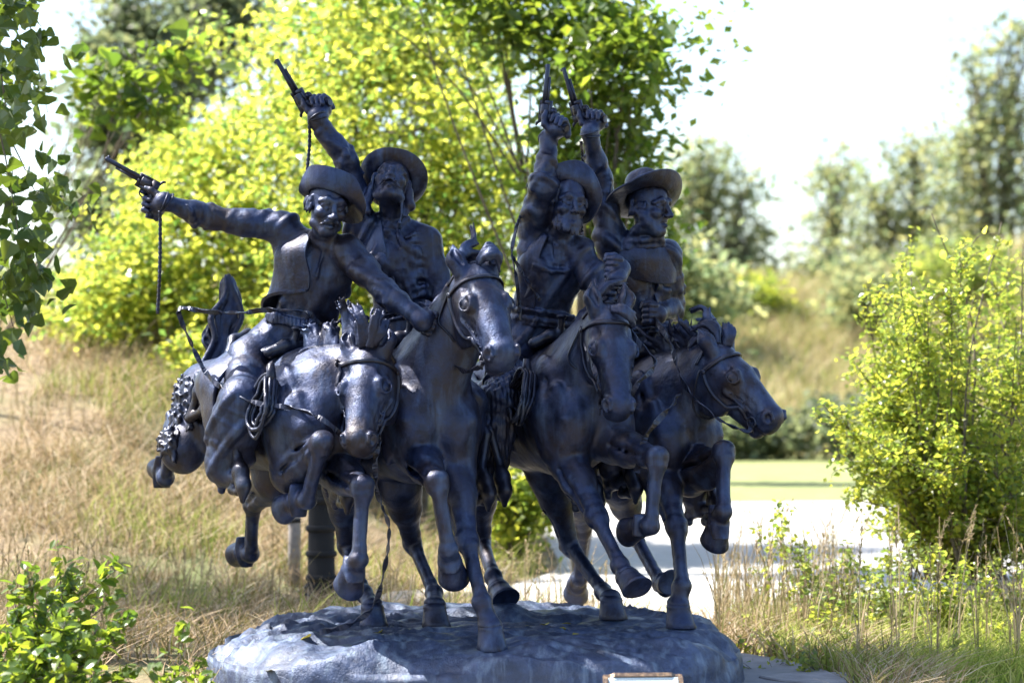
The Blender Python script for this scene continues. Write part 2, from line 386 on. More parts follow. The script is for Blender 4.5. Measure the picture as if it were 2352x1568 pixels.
    for kind, side, p0, j1, j2, j3, planted in legs:
        e = pt(*p0)
        if kind == 'fore':
            k1 = reach(e, j1[0], j1[1], 0.42, j1[2]); f1 = reach(k1, j2[0], j2[1], 0.33, j2[2]); hb = reach(f1, j3[0], j3[1], 0.20, j3[2])
            sh = loc(0.50, -0.05, 0.165*side)
            g.cone(sh, e, 0.125, 0.098, 0.07); d = unit(k1-e); mid = e+(k1-e)*0.35
            g.chain([e, mid, e+(k1-e)*0.78, k1], [0.104, 0.090, 0.056, 0.051], 0.03)
        else:
            k1 = reach(e, j1[0], j1[1], 0.46, j1[2]); f1 = reach(k1, j2[0], j2[1], 0.40, j2[2]); hb = reach(f1, j3[0], j3[1], 0.21, j3[2])
            hip = loc(-0.52, 0.02, 0.15*side)
            g.cone(hip, e, 0.19, 0.125, 0.08, (Lf, 0.75)); mid = e+(k1-e)*0.4
            g.chain([e, mid, e+(k1-e)*0.82, k1], [0.125, 0.090, 0.054, 0.050], 0.03)
        cd = unit(f1-k1); F0 = unit(V(F[0], F[1], 0)); fr = rot_min(V(0, 0, -1.0), cd, F0); fr = unit(fr-cd*np.dot(fr, cd))
        sdv = np.cross(cd, fr); Lc = np.linalg.norm(f1-k1)
        # knee / hock bones
        if kind == 'fore':
            g.ell(k1+fr*0.006-cd*0.022, (0.056, 0.060, 0.050), [fr, sdv, cd], 0.015); g.ell(k1+fr*0.010+cd*0.028, (0.050, 0.054, 0.040), [fr, sdv, cd], 0.012); [g.ell(k1+sdv*0.040*q-cd*0.005, (0.034, 0.022, 0.046), [fr, sdv, cd], 0.012) for q in (-1, 1)]; g.ell(k1-fr*0.030-cd*0.005, (0.025, 0.02, 0.03), [fr, sdv, cd], 0.02)
            md = unit(k1-e); g.ell(e+(k1-e)*0.30+fr*0.045, (0.055, 0.06, 0.15), [unit(fr-md*np.dot(fr, md)), sdv, md], 0.03)
            g.ell(e+(k1-e)*0.32-fr*0.045, (0.045, 0.05, 0.15), [unit(fr-md*np.dot(fr, md)), sdv, md], 0.02)
        else:
            g.ell(k1, (0.060, 0.048, 0.075), [fr, sdv, cd], 0.02)
            g.cone(k1-fr*0.058-cd*0.055, k1-fr*0.035+cd*0.05, 0.024, 0.022, 0.02); g.cone(e+(k1-e)*0.5-fr*0.06, k1-fr*0.060-cd*0.05, 0.022, 0.019, 0.02)
        a1, a2 = k1+cd*Lc*0.18, k1+cd*Lc*0.85
        g.chain([k1, a1+fr*0.006, a2+fr*0.006, f1], [0.046, 0.035, 0.031, 0.039], 0.02)
        g.cone(k1-fr*0.022+cd*0.03, f1-fr*0.014, 0.022, 0.023, 0.007)
        for s in (-1, 1): g.cone(k1-fr*0.012+sdv*0.014*s, f1-fr*0.012+sdv*0.016*s, 0.018, 0.017, 0.006)
        for q in (-1, 1):    # grooves between bone and tendon, and between the muscles above
            g.cone(k1+sdv*0.041*q-fr*0.010+cd*0.05, f1+sdv*0.041*q-fr*0.010-cd*0.04, 0.0095, 0.0095, 0.010, sub=True)
            ts = (0.088 if kind == 'fore' else 0.085); g.chain([e+(k1-e)*0.18+sdv*ts*q+fr*0.02, e+(k1-e)*0.5+sdv*(ts-0.008)*q+fr*0.012, e+(k1-e)*0.85+sdv*0.056*q], [0.010, 0.012, 0.008], 0.022, sub=True)
            g.chain([e+(k1-e)*0.15+sdv*ts*0.7*q-fr*0.055, e+(k1-e)*0.5+sdv*ts*0.62*q-fr*0.05, e+(k1-e)*0.85+sdv*0.035*q-fr*0.035], [0.010, 0.012, 0.008], 0.02, sub=True)
        g.ell(f1-fr*0.006, (0.050, 0.050, 0.044), [fr, sdv, cd], 0.016); g.ell(f1-fr*0.040, (0.024, 0.026, 0.030), [fr, sdv, cd], 0.02)
        pd = unit(hb-f1); hp0 = hb-pd*0.112 if not planted else V(hb[0], hb[1], hb[2]+0.118)-fr*0.012
        g.cone(f1, hp0, 0.039, 0.050, 0.02); g.ell(hp0-pd*0.012, (0.057, 0.057, 0.034), [fr, sdv, pd], 0.015)
        toe = F0 if planted else rot_min(cd, pd, fr)
        hoof(o, hp0, hb, toe, planted)
        H.hooves.append(hb)
    def disp(v, nr):
        X, Y, Z = v.T
        a = 0.0040*wob(X, Y, Z, 20, seed)+0.0012*(0.6-np.abs(wob(X, Y, Z*0.6, 38, seed+3, 4)))+0.0016*wob(X, Y, Z, 80, seed+9, 7)+0.0006*wob(X, Y, Z, 150, seed+19, 7)
        q = v-P0; near = np.clip(1.4-np.linalg.norm(q-A*0.3*hs, axis=1)/0.34, 0, 1)
        return a*(1-0.75*near)
    body = g.mesh('horse_body', BR, o, disp); H.body = body; H.snap = snapper(body)
    return H

T_, N_ = True, False
H1 = horse('leftmost horse, in mid leap with its head turned to the viewer', (622, 945, -0.65), 33, 0,
    pt(838, 792, -1.22), pt(813, 1022, -1.50), V(-0.22, -0.85, 0.45),
    [('fore', -1, (668, 1085, -1.05), (738, 1018, T_), (706, 1148, N_), (652, 1152, N_), False),
     ('fore', 1, (775, 1080, -1.05), (832, 1122, T_), (824, 1285, N_), (796, 1335, N_), False),
     ('hind', -1, (420, 1030, -0.40), (398, 985, N_), (380, 1098, N_), (366, 1062, N_), False),
     ('hind', 1, (632, 1100, -0.15), (580, 1158, N_), (576, 1272, N_), (543, 1258, N_), False)], arch=0.05, seed=11, hw=1.50, girth=0.89)
H2 = horse('second horse from the left, head raised highest', (905, 950, -0.45), 22, 4,
    pt(1100, 600, -1.18), pt(1166, 818, -1.50), V(0.25, -0.85, 0.45),
    [('fore', -1, (965, 1050, -1.0), (1003, 1110, T_), (1030, 1262, N_), (1036, 1318, N_), False),
     ('fore', 1, (1046, 1085, -0.95), (1072, 1245, T_), (1107, 1380, T_), (1128, 1492, T_), True),
     ('hind', -1, (792, 1120, -0.25), (797, 1250, N_), (836, 1360, T_), (856, 1438, T_), True),
     ('hind', 1, (918, 1110, -0.25), (947, 1246, N_), (997, 1360, T_), (999, 1438, T_), True)], arch=0.08, seed=12, hw=1.46)
H3 = horse('third horse from the left, one foreleg reaching out and one folded', (1243, 938, -0.05), 24, 3,
    pt(1407, 700, -0.82), pt(1431, 948, -1.06), V(0.22, -0.92, 0.30),
    [('fore', -1, (1306, 1062, -0.60), (1371, 1190, T_), (1424, 1295, T_), (1460, 1362, T_), False),
     ('fore', 1, (1415, 1020, -0.62), (1508, 1055, T_), (1495, 1208, N_), (1446, 1205, N_), False),
     ('hind', -1, (1100, 1090, 0.25), (1106, 1240, N_), (1133, 1322, T_), (1158, 1385, T_), False),
     ('hind', 1, (1258, 1085, 0.15), (1308, 1252, N_), (1385, 1356, T_), (1404, 1420, T_), True)], arch=0.07, seed=13, hw=1.32)
H4 = horse('rightmost horse, head stretched out to the right with mane flying', (1440, 962, 0.30), 27, 0,
    pt(1668, 785, -0.42), pt(1803, 962, -0.62), V(0.55, -0.50, 0.67),
    [('fore', -1, (1512, 1090, -0.22), (1554, 1212, T_), (1567, 1345, T_), (1560, 1440, T_), True),
     ('fore', 1, (1585, 1095, -0.20), (1662, 1042, T_), (1661, 1175, T_), (1636, 1236, N_), False),
     ('hind', 1, (1425, 1110, 0.60), (1455, 1225, N_), (1516, 1336, T_), (1541, 1352, T_), False),
     ('hind', -1, (1330, 1110, 0.70), (1338, 1215, N_), (1330, 1330, N_), (1318, 1352, N_), False)], arch=0.05, seed=14, hw=1.50)
# ---------------------------------------------------------------- riders
def frame(f, u):
    f = unit(f); u = unit(u-f*np.dot(u, f)); return f, u, np.cross(u, f)      # forward, up, left
def revolver(parent, grip, B, G):
    """B barrel direction, G direction of the butt"""
    B = unit(B); G = unit(G-B*np.dot(G, B)); X = np.cross(B, G); mb = MB(); k = 1.12
    p = lambda b, g_, x=0.0: grip+k*(B*b+G*g_+X*x)
    ax = [B, G, X]
    mb.tube([p(0.075, -0.047), p(0.16, -0.048), p(0.262, -0.049), p(0.266, -0.049)], [0.0135*k, 0.0115*k, 0.0105*k, 0.009*k], 14)
    mb.tube([p(0.08, -0.031, 0.004), p(0.205, -0.034, 0.004)], 0.0062*k, 10); mb.box(p(0.256, -0.062), ax, (0.006*k, 0.006*k, 0.0018*k))
    # cylinder with flutes
    n = 36; v = []; f = []
    for b_, s_ in ((0.028, 0.9), (0.031, 1.0), (0.045, 1.0), (0.05, 1.0), (0.072, 1.0), (0.075, 0.92)):
        for j in range(n):
            a = 2*math.pi*j/n; r_ = 0.0235*s_*(1-(0.11*max(0, math.cos(6*a)) if b_ > 0.046 else 0)); v.append(p(b_, -0.039+r_*math.cos(a), r_*math.sin(a)))
    for i in range(5):
        for j in range(n): f.append([i*n+j, i*n+(j+1) % n, (i+1)*n+(j+1) % n, (i+1)*n+j])
    f.append(list(range(n))); f.append([5*n+j for j in range(n)]); mb.add(v, f)
    mb.box(p(0.045, -0.066), ax, (0.05*k, 0.0045*k, 0.008*k)); mb.box(p(0.045, -0.012), ax, (0.048*k, 0.008*k, 0.009*k)); mb.box(p(0.010, -0.034), ax, (0.018*k, 0.034*k, 0.011*k)); mb.box(p(0.084, -0.038), ax, (0.009*k, 0.03*k, 0.010*k))
    mb.tube(bez([p(-0.004, -0.06), p(-0.014, -0.078), p(-0.026, -0.084)], 5), [0.007*k]*8+[0.005*k]*2+[0.004*k], 8)     # hammer
    mb.tube(bez([p(0.058, -0.004), p(0.056, 0.018), p(0.036, 0.026), p(0.018, 0.014), p(0.012, -0.004)], 5), 0.0042*k, 8)  # trigger guard
    mb.tube(bez([p(0.036, -0.004), p(0.038, 0.008), p(0.034, 0.016)], 4), 0.003*k, 6)
    mb.tube(bez([p(0.004, -0.02), p(-0.006, 0.02), p(-0.020, 0.055), p(-0.034, 0.092), p(-0.036, 0.098)], 4), [0.016*k]*5+[0.015*k]*4+[0.017*k]*4+[0.021*k]*3+[0.014*k], 12)
    return mb.build('revolver', BRS, parent)
def gun_hand(g, grip, B, G, wrist, side, k=1.30):
    """fist closed on a revolver butt: palm behind the grip, fingers round it, index on the trigger"""
    B = unit(B); G = unit(G-B*np.dot(G, B)); X = side*np.cross(B, G)
    p = lambda b, g_, x=0.0: grip+k*(B*b+G*g_+X*x)
    g.ell(p(-0.032, 0.028, 0.010), (0.026*k, 0.046*k, 0.032*k), [B, G, X], 0.012)
    g.cone(p(-0.035, 0.03, 0.012), wrist, 0.034*k, 0.032*k, 0.03)
    for i in range(4):
        z = -0.002+0.0215*i; o = -0.0085*i
        if i == 0: ch = [p(-0.02, z, 0.034), p(0.018, z-0.004, 0.031), p(0.038, z+0.002, 0.016), p(0.040, z+0.006, 0.002)]
        else: ch = [p(-0.026+o, z, 0.035), p(0.012+o, z, 0.034), p(0.031+o, z+0.002, 0.014), p(0.027+o, z+0.002, -0.014), p(0.006+o, z+0.002, -0.026)]
        r = [0.0125, 0.0118, 0.0108, 0.0098, 0.0088]; g.chain(ch, [q*k for q in r[:len(ch)]], 0.0045)
    g.chain([p(-0.040, 0.012, -0.006), p(-0.018, -0.010, -0.026), p(0.012, -0.016, -0.025), p(0.034, -0.014, -0.020)], [0.019*k, 0.015*k, 0.0125*k, 0.009*k], 0.008)
def rein_hand(g, c, ax_f, ax_k, wrist, k=1.34):
    """closed fist; ax_f: fingers' plane normal (row of knuckles), ax_k: where the knuckles look"""
    A = unit(ax_f); K = unit(ax_k-A*np.dot(ax_k, A)); X = np.cross(A, K)
    p = lambda a, k_, x=0.0: c+k*(A*a+K*k_+X*x)
    g.ell(p(0, -0.018, 0.012), (0.043*k, 0.032*k, 0.026*k), [A, K, X], 0.012); g.cone(p(0, -0.03, 0.012), wrist, 0.033*k, 0.033*k, 0.03)
    for i in range(4):
        a = -0.034+0.0225*i; ch = [p(a, -0.002, 0.026), p(a, 0.026, 0.022), p(a, 0.034, -0.004), p(a, 0.014, -0.020), p(a, -0.006, -0.018)]
        g.chain(ch, [0.0128*k, 0.0125*k, 0.0115*k, 0.010*k, 0.009*k], 0.0045)
    g.chain([p(0.036, -0.026, 0.0), p(0.052, -0.004, -0.014), p(0.046, 0.020, -0.026), p(0.030, 0.030, -0.026)], [0.018*k, 0.014*k, 0.0125*k, 0.009*k], 0.007)
def fold(amp, fr, seed):
    rs = np.random.RandomState(seed); a, b, c = rs.rand(3)*6
    def fn(t, X, Y, Z):
        w = np.sin(fr*t*6.28+a+1.6*np.sin(X*14+c)+1.3*np.sin(Z*17+Y*11+b)); return -amp*(np.clip(w, 0.1, 1)-0.1)*np.clip(4*t*(1-t)+0.25, 0, 1)
    return fn
def human_head(g, c, f, u, k=1.17, beard=0, stache=1, smile=0, mouth_open=0, hair=0, seed=0):
    f, u, l = frame(f, u); p = lambda a, b, s=0.0: c+k*(f*a+u*b+l*s); ax = [f, u, l]
    E = lambda a, b, s, r, kk=0.012, **kw: g.ell(p(a, b, s), [q*k for q in r], ax, kk, **kw)
    E(-0.005, 0.03, 0, (0.100, 0.105, 0.078), 0.02); E(0.034, -0.045, 0, (0.064, 0.085, 0.060), 0.03)
    E(0.062, -0.112, 0, (0.032, 0.026, 0.034), 0.02)
    g.cone(p(0.02, -0.088, 0.052), p(0.058, -0.110, 0.018), 0.022*k, 0.02*k, 0.02); g.cone(p(0.02, -0.088, -0.052), p(0.058, -0.110, -0.018), 0.022*k, 0.02*k, 0.02)
    for s in (-1, 1):
        g.chain([p(0.094, 0.020, 0.006*s), p(0.092, 0.026, 0.03*s), p(0.068, 0.014, 0.058*s)], [0.012*k, 0.014*k, 0.010*k], 0.012)
        E(0.062, -0.034, 0.042*s, (0.034, 0.026, 0.028), 0.016)                              # cheekbone
        E(0.106, 0.000, 0.031*s, (0.022, 0.014, 0.019), 0.008, sub=True)                       # socket
        E(0.080, -0.001, 0.031*s, (0.016, 0.014, 0.0175), 0.002)
        g.chain([p(0.089, 0.000, 0.012*s), p(0.098, 0.012, 0.030*s), p(0.082, 0.000, 0.050*s)], [0.0055*k, 0.0065*k, 0.005*k], 0.005)
        g.chain([p(0.089, -0.003, 0.012*s), p(0.094, -0.014, 0.030*s), p(0.082, -0.002, 0.050*s)], [0.005*k]*3, 0.005)
        E(0.110, -0.047, 0.015*s, (0.014, 0.011, 0.010), 0.006)
        E(-0.006, -0.012, 0.080*s, (0.020, 0.030, 0.009), 0.01); E(0.0, -0.010, 0.087*s, (0.012, 0.020, 0.006), 0.006, sub=True)
        g.chain([p(0.098, -0.045, 0.022*s), p(0.084, -0.070, 0.046*s)], [0.0045*k, 0.006*k], 0.006, sub=True)   # smile line
        if stache:
            g.chain([p(0.112, -0.060, 0.004*s), p(0.106, -0.067, 0.026*s), p(0.090, -0.074-0.008*stache, 0.042*s), p(0.080, -0.080-0.006*stache, 0.050*s)], [0.0075*k, 0.0085*k, 0.006*k, 0.003*k], 0.006)
            for i in range(5): g.cone(p(0.122-0.006*i, -0.054-0.003*i, (0.006+0.010*i)*s), p(0.117-0.008*i, -0.074-0.004*i, (0.012+0.011*i)*s), 0.0022*k, 0.0022*k, 0.004, sub=True)
    g.chain([p(0.094, 0.016), p(0.108, -0.012), p(0.126, -0.044)], [0.011*k, 0.0105*k, 0.0145*k], 0.010)
    if mouth_open: E(0.100, -0.084, 0, (0.03, 0.009+0.004*mouth_open, 0.020), 0.006, sub=True); g.chain([p(0.078, -0.092, 0.022), p(0.098, -0.100, 0), p(0.078, -0.092, -0.022)], [0.006*k, 0.008*k, 0.006*k], 0.006)
    else: g.chain([p(0.080, -0.080, 0.026), p(0.100, -0.080, 0), p(0.080, -0.080, -0.026)], [0.004*k]*3, 0.004, sub=True); g.chain([p(0.080, -0.089, 0.020), p(0.097, -0.091, 0), p(0.080, -0.089, -0.020)], [0.006*k, 0.0085*k, 0.006*k], 0.006)
    rs = np.random.RandomState(seed)
    if beard:
        E(0.045, -0.095, 0, (0.052, 0.045, 0.055), 0.02)
        for i in range(46):
            a = rs.uniform(-1.5, 1.5); b = rs.uniform(-0.12, -0.03) if abs(a) > 0.7 else rs.uniform(-0.135, -0.095)
            q = p(0.022+0.070*math.cos(a), b, 0.064*math.sin(a)); g.cone(q, q-u*0.02*k+f*0.004*k, 0.0075*k, 0.004*k, 0.006)
    for s in (-1, 1):
        for i in range(9+hair*8):                                                                   # hair at the temples
            a = rs.uniform(-0.07, 0.04); b = rs.uniform(-0.01, 0.035); q = p(a, b, 0.078*s); g.chain([q, q-u*0.02*k+l*s*0.004, q-u*(0.04+0.05*hair*rs.rand())*k-f*0.012*k], [0.008*k, 0.008*k, 0.004*k], 0.006)
    return f, u, l, p

def rider(label, Hs, spec):
    o = empty('rider', (0, 0, 0), statue); o['label'] = label; g = Sculpt(0.0054); loc = Hs.loc; sp = spec
    pel, nk = pt(*sp['pelvis']), pt(*sp['neck']); u = unit(nk-pel); f, u2, l = frame(np.asarray(sp['face_t'], float), u); u = u2
    ln = np.linalg.norm(nk-pel)
    tp = lambda t, a=0.0, s=0.0: pel+(nk-pel)*t+f*a+l*s
    ax = [f, u, l]
    g.ell(tp(0.02), (0.135, 0.13, 0.185), ax, 0.05); g.ell(tp(0.28, 0.01), (0.112, 0.15, 0.148), ax, 0.06); g.ell(tp(0.60, 0.012), (0.125, 0.185, 0.172), ax, 0.07)
    g.ell(tp(0.84, -0.01), (0.10, 0.09, 0.15), ax, 0.06)
    for s in (-1, 1): g.ell(tp(0.66, 0.075, 0.075*s), (0.06, 0.085, 0.08), ax, 0.05)
    seed = sp['seed']
    arms = {}
    for s, key in ((-1, 'right'), (1, 'left')):
        a = sp[key]; sh = pt(*a['sh']); el = reach(sh, a['el'][0], a['el'][1], 0.335, a['el'][2]); wr = reach(el, a['wr'][0], a['wr'][1], 0.285, a['wr'][2])
        arms[key] = (sh, el, wr)
        g.cone(tp(0.90, -0.01, 0.03*s), sh, 0.075, 0.082, 0.05); g.cone(tp(0.62, 0, 0.13*s), sh, 0.07, 0.075, 0.05)
        fo = fold(0.0045, 1.7, seed+s); m1 = sh+(el-sh)*0.5; m2 = el+(wr-el)*0.35
        w = a.get('w', 1.0)
        g.chain([sh, m1, el, m2, wr], [0.080*w, 0.072*w, 0.061*w, 0.056*w, 0.040*w], 0.03, fold=fo)
        cd = unit(wr-el); g.cone(wr-cd*a.get('cuff', 0.035), wr-cd*0.004, 0.047*w, 0.045*w, 0.006)     # cuff
        g.ell(el, (0.050*w, 0.050*w, 0.050*w), None, 0.04)
        # folds radiating at the elbow and armpit
        rs = np.random.RandomState(seed*3+s)
        for i in range(6):
            ph = rs.uniform(0, 6.28); ua = unit(np.cross(cd, V(0.3, 0.9, 0.2))); ub = np.cross(cd, ua); base = sh+(el-sh)*rs.uniform(0.25, 1.0) if i % 2 else el+(wr-el)*rs.uniform(0.0, 0.5); rr = 0.062*w
            g.chain([base+rr*(ua*math.cos(ph+q)+ub*math.sin(ph+q))+cd*0.05*q for q in (-0.9, -0.3, 0.3, 0.9)], [0.006, 0.013, 0.012, 0.005], 0.02)
        for i in range(2):
            q = el+rs.normal(size=3)*0.02; dr = unit(rs.normal(size=3)); dr = unit(dr-cd*np.dot(dr, cd)*0.5); g.chain([q-dr*0.06, q+cd*0.01, q+dr*0.06], [0.008, 0.013, 0.008], 0.018)
        for i in range(4):
            q = tp(0.72-0.05*i, 0.10-0.01*i, (0.09+0.02*i)*s); g.cone(q, sh+(tp(0.5, 0.05, 0.12*s)-sh)*0.3+f*0.03, 0.012, 0.007, 0.022)
        if a.get('gun'):
            gd = a['gun']; grip = pt(*gd['grip']); B = np.asarray(gd['B'], float); G = np.asarray(gd['G'], float)
            d = wr-grip; grip = wr-unit(d)*min(np.linalg.norm(d), 0.105)
            gun_hand(g, grip, B, G, wr, gd.get('side', 1)); revolver(o, grip, B, G); arms['grip'] = grip
        else: 
            c = a['hand']; c = wr+unit(pt(*c)-wr)*0.075; rein_hand(g, c, a['hax'][0], a['hax'][1], wr); arms['rein'] = c
    # legs
    legs = {}
    for s, key in ((-1, 'rleg'), (1, 'lleg')):
        kf, ku, ks, af, au, as_ = sp.get(key, (0.24, 0.05, 0.34, 0.13, -0.34, 0.36))
        hip, kn, an = loc(0.02, 0.30, 0.15*s), loc(kf, ku, ks*s), loc(af, au, as_*s); toe = loc(af+0.17, au-0.06, (as_+0.02)*s)
        fo = fold(0.006, 1.4, seed+7+s); cw = sp.get('chap', 1.0)
        g.cone(tp(-0.02, 0, 0.09*s), hip, 0.125, 0.115, 0.06)
        g.chain([hip, (hip+kn)/2, kn], [0.112, 0.106, 0.086], 0.05, fold=fo); g.chain([kn, kn+(an-kn)*0.4, an], [0.088*cw, 0.090*cw, 0.078*cw], 0.04, fold=fo)
        # boot
        heel = an+(loc(-0.06, -0.10)-loc(0, 0)); ball = toe
        g.chain([an, an+(heel-an)*0.5], [0.052, 0.048], 0.02); g.chain([heel, (heel+ball)/2+Hs.U*0.01, ball], [0.036, 0.042, 0.032], 0.025); g.cone(heel, heel-Hs.U*0.045, 0.026, 0.024, 0.008)
        legs[key] = (hip, kn, an, heel, toe)
    # neck and head
    hd = sp['head']; hc = pt(*hd['c']); hf, hu, hl, hpnt = human_head(g, hc, V(*hd['f']), V(*hd['u']), **hd.get('kw', {}))
    g.cone(tp(0.92), hc-hu*0.07-hf*0.01, 0.066, 0.060, 0.04)
    g.chain([tp(0.97, 0.055, 0.06), tp(0.93, 0.085, 0.0), tp(0.97, 0.055, -0.06)], [0.022, 0.026, 0.022], 0.012)              # collar
    # belt, shirt front, folds
    for t, rr in ((0.12, 0.013), (0.17, 0.011)):
        ring = [tp(t, 0.142*math.cos(a), 0.180*math.sin(a)) for a in [2*math.pi*i/20 for i in range(21)]]; g.chain(ring, [rr]*21, 0.006)
    g.chain([tp(0.90, 0.10), tp(0.62, 0.142), tp(0.30, 0.126), tp(0.18, 0.135)], [0.009]*4, 0.010)
    rs = np.random.RandomState(seed)
    for i in range(sp.get('folds', 9)):
        t0 = rs.uniform(0.2, 0.55); s0 = rs.uniform(-0.13, 0.13); ds = rs.uniform(-0.08, 0.08)
        aa = lambda s: 0.13*math.sqrt(max(0.05, 1-(s/0.17)**2))
        g.chain([tp(t0, aa(s0), s0), tp(t0+0.10, aa(s0+ds*.5)+0.004, s0+ds*.5), tp(t0+0.22, aa(s0+ds), s0+ds)], [0.006, 0.013, 0.006], 0.02)
    sp.get('extra', lambda *a: None)(g, tp, hpnt, arms, legs, o)
    hands = [q for q in (arms.get('grip'), arms.get('rein')) if q is not None]
    wool = sp.get('wool')
    def disp(v, nr):
        X, Y, Z = v.T; cl = np.clip((np.linalg.norm(v-hc, axis=1)-0.13)/0.06, 0, 1)
        for q in hands: cl = np.minimum(cl, np.clip((np.linalg.norm(v-q, axis=1)-0.08)/0.06, 0, 1))
        lo = wob(X, Y, Z, 9, seed, 4); f1 = np.clip(np.sin(44*(0.55*X+0.35*Y+0.75*Z)+2.6*lo+seed), 0, 1)**1.5*np.clip(1.7*wob(X, Y, Z, 8, seed+31, 4)+0.15, 0, 1)
        f2 = np.clip(np.sin(50*(-0.75*X+0.2*Y+0.55*Z)+2.9*wob(X, Y, Z, 10, seed+8, 4)), 0, 1)**1.5*np.clip(1.7*wob(X, Y, Z, 8, seed+47, 4)+0.1, 0, 1)
        a = cl*(0.019*f1+0.018*f2-0.006+0.003*(0.6-np.abs(wob(X, Y, Z, 40, seed+2, 4)))+0.0016*wob(X, Y, Z, 100, seed+5, 6))+(1-cl)*0.0006*wob(X, Y, Z, 160, seed+4)
        if wool:
            kn, an = legs[wool][1:3]; d = an-kn; t = np.clip(((v-kn)@d)/np.dot(d, d), -0.4, 1); dist = np.linalg.norm(v-kn-t[:, None]*d, axis=1)
            m = np.clip((0.16-dist)/0.03, 0, 1); a = a+m*(0.012*wob(X*1.3, Y*1.3, Z*0.6, 170, 3, 6)+0.012)
        return a
    g.mesh('rider_body', BR, o, disp)
    return o, arms, legs, (hc, hf, hu, hl), tp
def hat(parent, c, up, fwd, brim, crown=0.105, rc=0.088, pinch=0.3, name='hat', lean=(0, 0)):
    up = unit(up); f = unit(fwd-up*np.dot(fwd, up)); l = np.cross(up, f); n = 56; v = []; fc = []
    prof = [(0.02, 0.90), (0.45, 0.94), (0.78, 1.0), (0.97, 0.93), (1.03, 0.72), (1.05, 0.35), (1.06, 0.0)]      # r, h of crown from the outside
    rings = []
    for r_, h_ in prof: rings.append(('c', r_, h_))
    for q in (0.12, 0.3, 0.5, 0.7, 0.86, 0.96, 1.0): rings.append(('b', q, 0))
    for kind, a_, b_ in rings:
        for j in range(n):
            th = 2*math.pi*j/n; ct, st = math.cos(th), math.sin(th); ov = rc*(1.12*abs(ct)+0.98*(1-abs(ct)))
            if kind == 'c':
                r_ = ov*a_*(1-0.10*b_); h_ = crown*b_
                if b_ > 0.85: h_ -= crown*pinch*math.exp(-(st*a_/0.35)**2)*(1.0 if ct > -2 else 0)
                if 0.4 < b_ < 0.95 and ct > 0: r_ *= 1-0.16*pinch*abs(math.sin(2*th))*ct
                p_ = c+f*(r_*ct+lean[0]*b_)+l*(r_*st+lean[1]*b_)+up*h_
            else:
                R_, lift, curl = brim(th); r0 = ov*1.06; rr = r0+(R_-r0)*a_; h_ = lift*(a_**1.6)+curl*max(0, a_-0.6)
                rr -= max(0, abs(lift)*0.35)*a_**2
                p_ = c+f*rr*ct+l*rr*st+up*h_
            v.append(p_)
    m = len(rings)
    for i in range(m-1):
        for j in range(n): k = (j+1) % n; fc.append([i*n+j, (i+1)*n+j, (i+1)*n+k, i*n+k])
    fc.append([j for j in range(n)])
    o = mesh_np(name, v, fc, BR, parent); md = o.modifiers.new('thick', 'SOLIDIFY'); md.thickness = 0.012; md.offset = 0
    b = o.modifiers.new('round', 'SUBSURF'); b.levels = 1; b.render_levels = 1
    return o
def cord(parent, pts, r=0.0075, name='lanyard', n=10):
    """twisted two-strand cord"""
    P = bez(pts, n); mb = MB(); L = 0; ph = [0]
    for i in range(1, len(P)): L += np.linalg.norm(P[i]-P[i-1]); ph.append(L)
    m = max(12, int(L/0.0075)); Q = [np.array([np.interp(t*L, ph, [p[k] for p in P]) for k in range(3)]) for t in np.linspace(0, 1, m)]
    for s in (0, math.pi):
        mb.tube([q+r*0.62*V(math.cos(i*1.0+s), math.sin(i*1.0+s), 0) for i, q in enumerate(Q)], r*0.85, 6)
    return mb.build(name, BRS, parent)
def strap(parent, pts, w=0.016, th=0.25, name='rein', n=10, twist=0.0, up=None, closed_end=True):
    P = bez(pts, n); mb = MB(); k = len(P)
    if twist:
        T = [unit(P[min(i+1, k-1)]-P[max(i-1, 0)]) for i in range(k)]; v = []; f = []; ref = unit(np.cross(T[0], V(0.1, 1, 0.2)))
        for i in range(k):
            ref = unit(ref-T[i]*np.dot(ref, T[i])); b = np.cross(T[i], ref); a = twist*i/k*6.28+0.6*math.sin(i*0.7)
            w_ = w*math.cos(a)*ref+w*math.sin(a)*b; t_ = 0.0028*(-math.sin(a)*ref+math.cos(a)*b)
            v += [P[i]+w_+t_, P[i]-w_+t_, P[i]-w_-t_, P[i]+w_-t_]
        for i in range(k-1):
            for j in range(4): q = (j+1) % 4; f.append([i*4+j, i*4+q, (i+1)*4+q, (i+1)*4+j])
        f += [[3, 2, 1, 0], [(k-1)*4+j for j in range(4)]]; mb.add(v, f); return mb.build(name, BRS, parent, smooth=False)
    mb.tube(P, w, 8, flat=th, up=up); return mb.build(name, BRS, parent)
def patch(parent, grid, name, mat=None, thick=0.014, sub=2, seed=0, ripple=0.0):
    """cloth or leather sheet through a grid of points, given real thickness"""
    rows = [bez(r_, 6) for r_ in grid]; m = len(rows[0]); cols = [bez([r_[i] for r_ in rows], 6) for i in range(m)]; n = len(cols[0])
    v = np.array([cols[i][j] for i in range(m) for j in range(n)])
    if ripple: v = v+np.stack([wob(*v.T, 30, seed+k)*ripple for k in range(3)], 1)
    f = [[i*n+j, (i+1)*n+j, (i+1)*n+j+1, i*n+j+1] for i in range(m-1) for j in range(n-1)]
    o = mesh_np(name, v, f, mat or BR, parent); md = o.modifiers.new('thick', 'SOLIDIFY'); md.thickness = thick; md.offset = 0
    bv = o.modifiers.new('round', 'BEVEL'); bv.width = thick*0.3; bv.segments = 2; bv.limit_method = 'ANGLE'
    return o

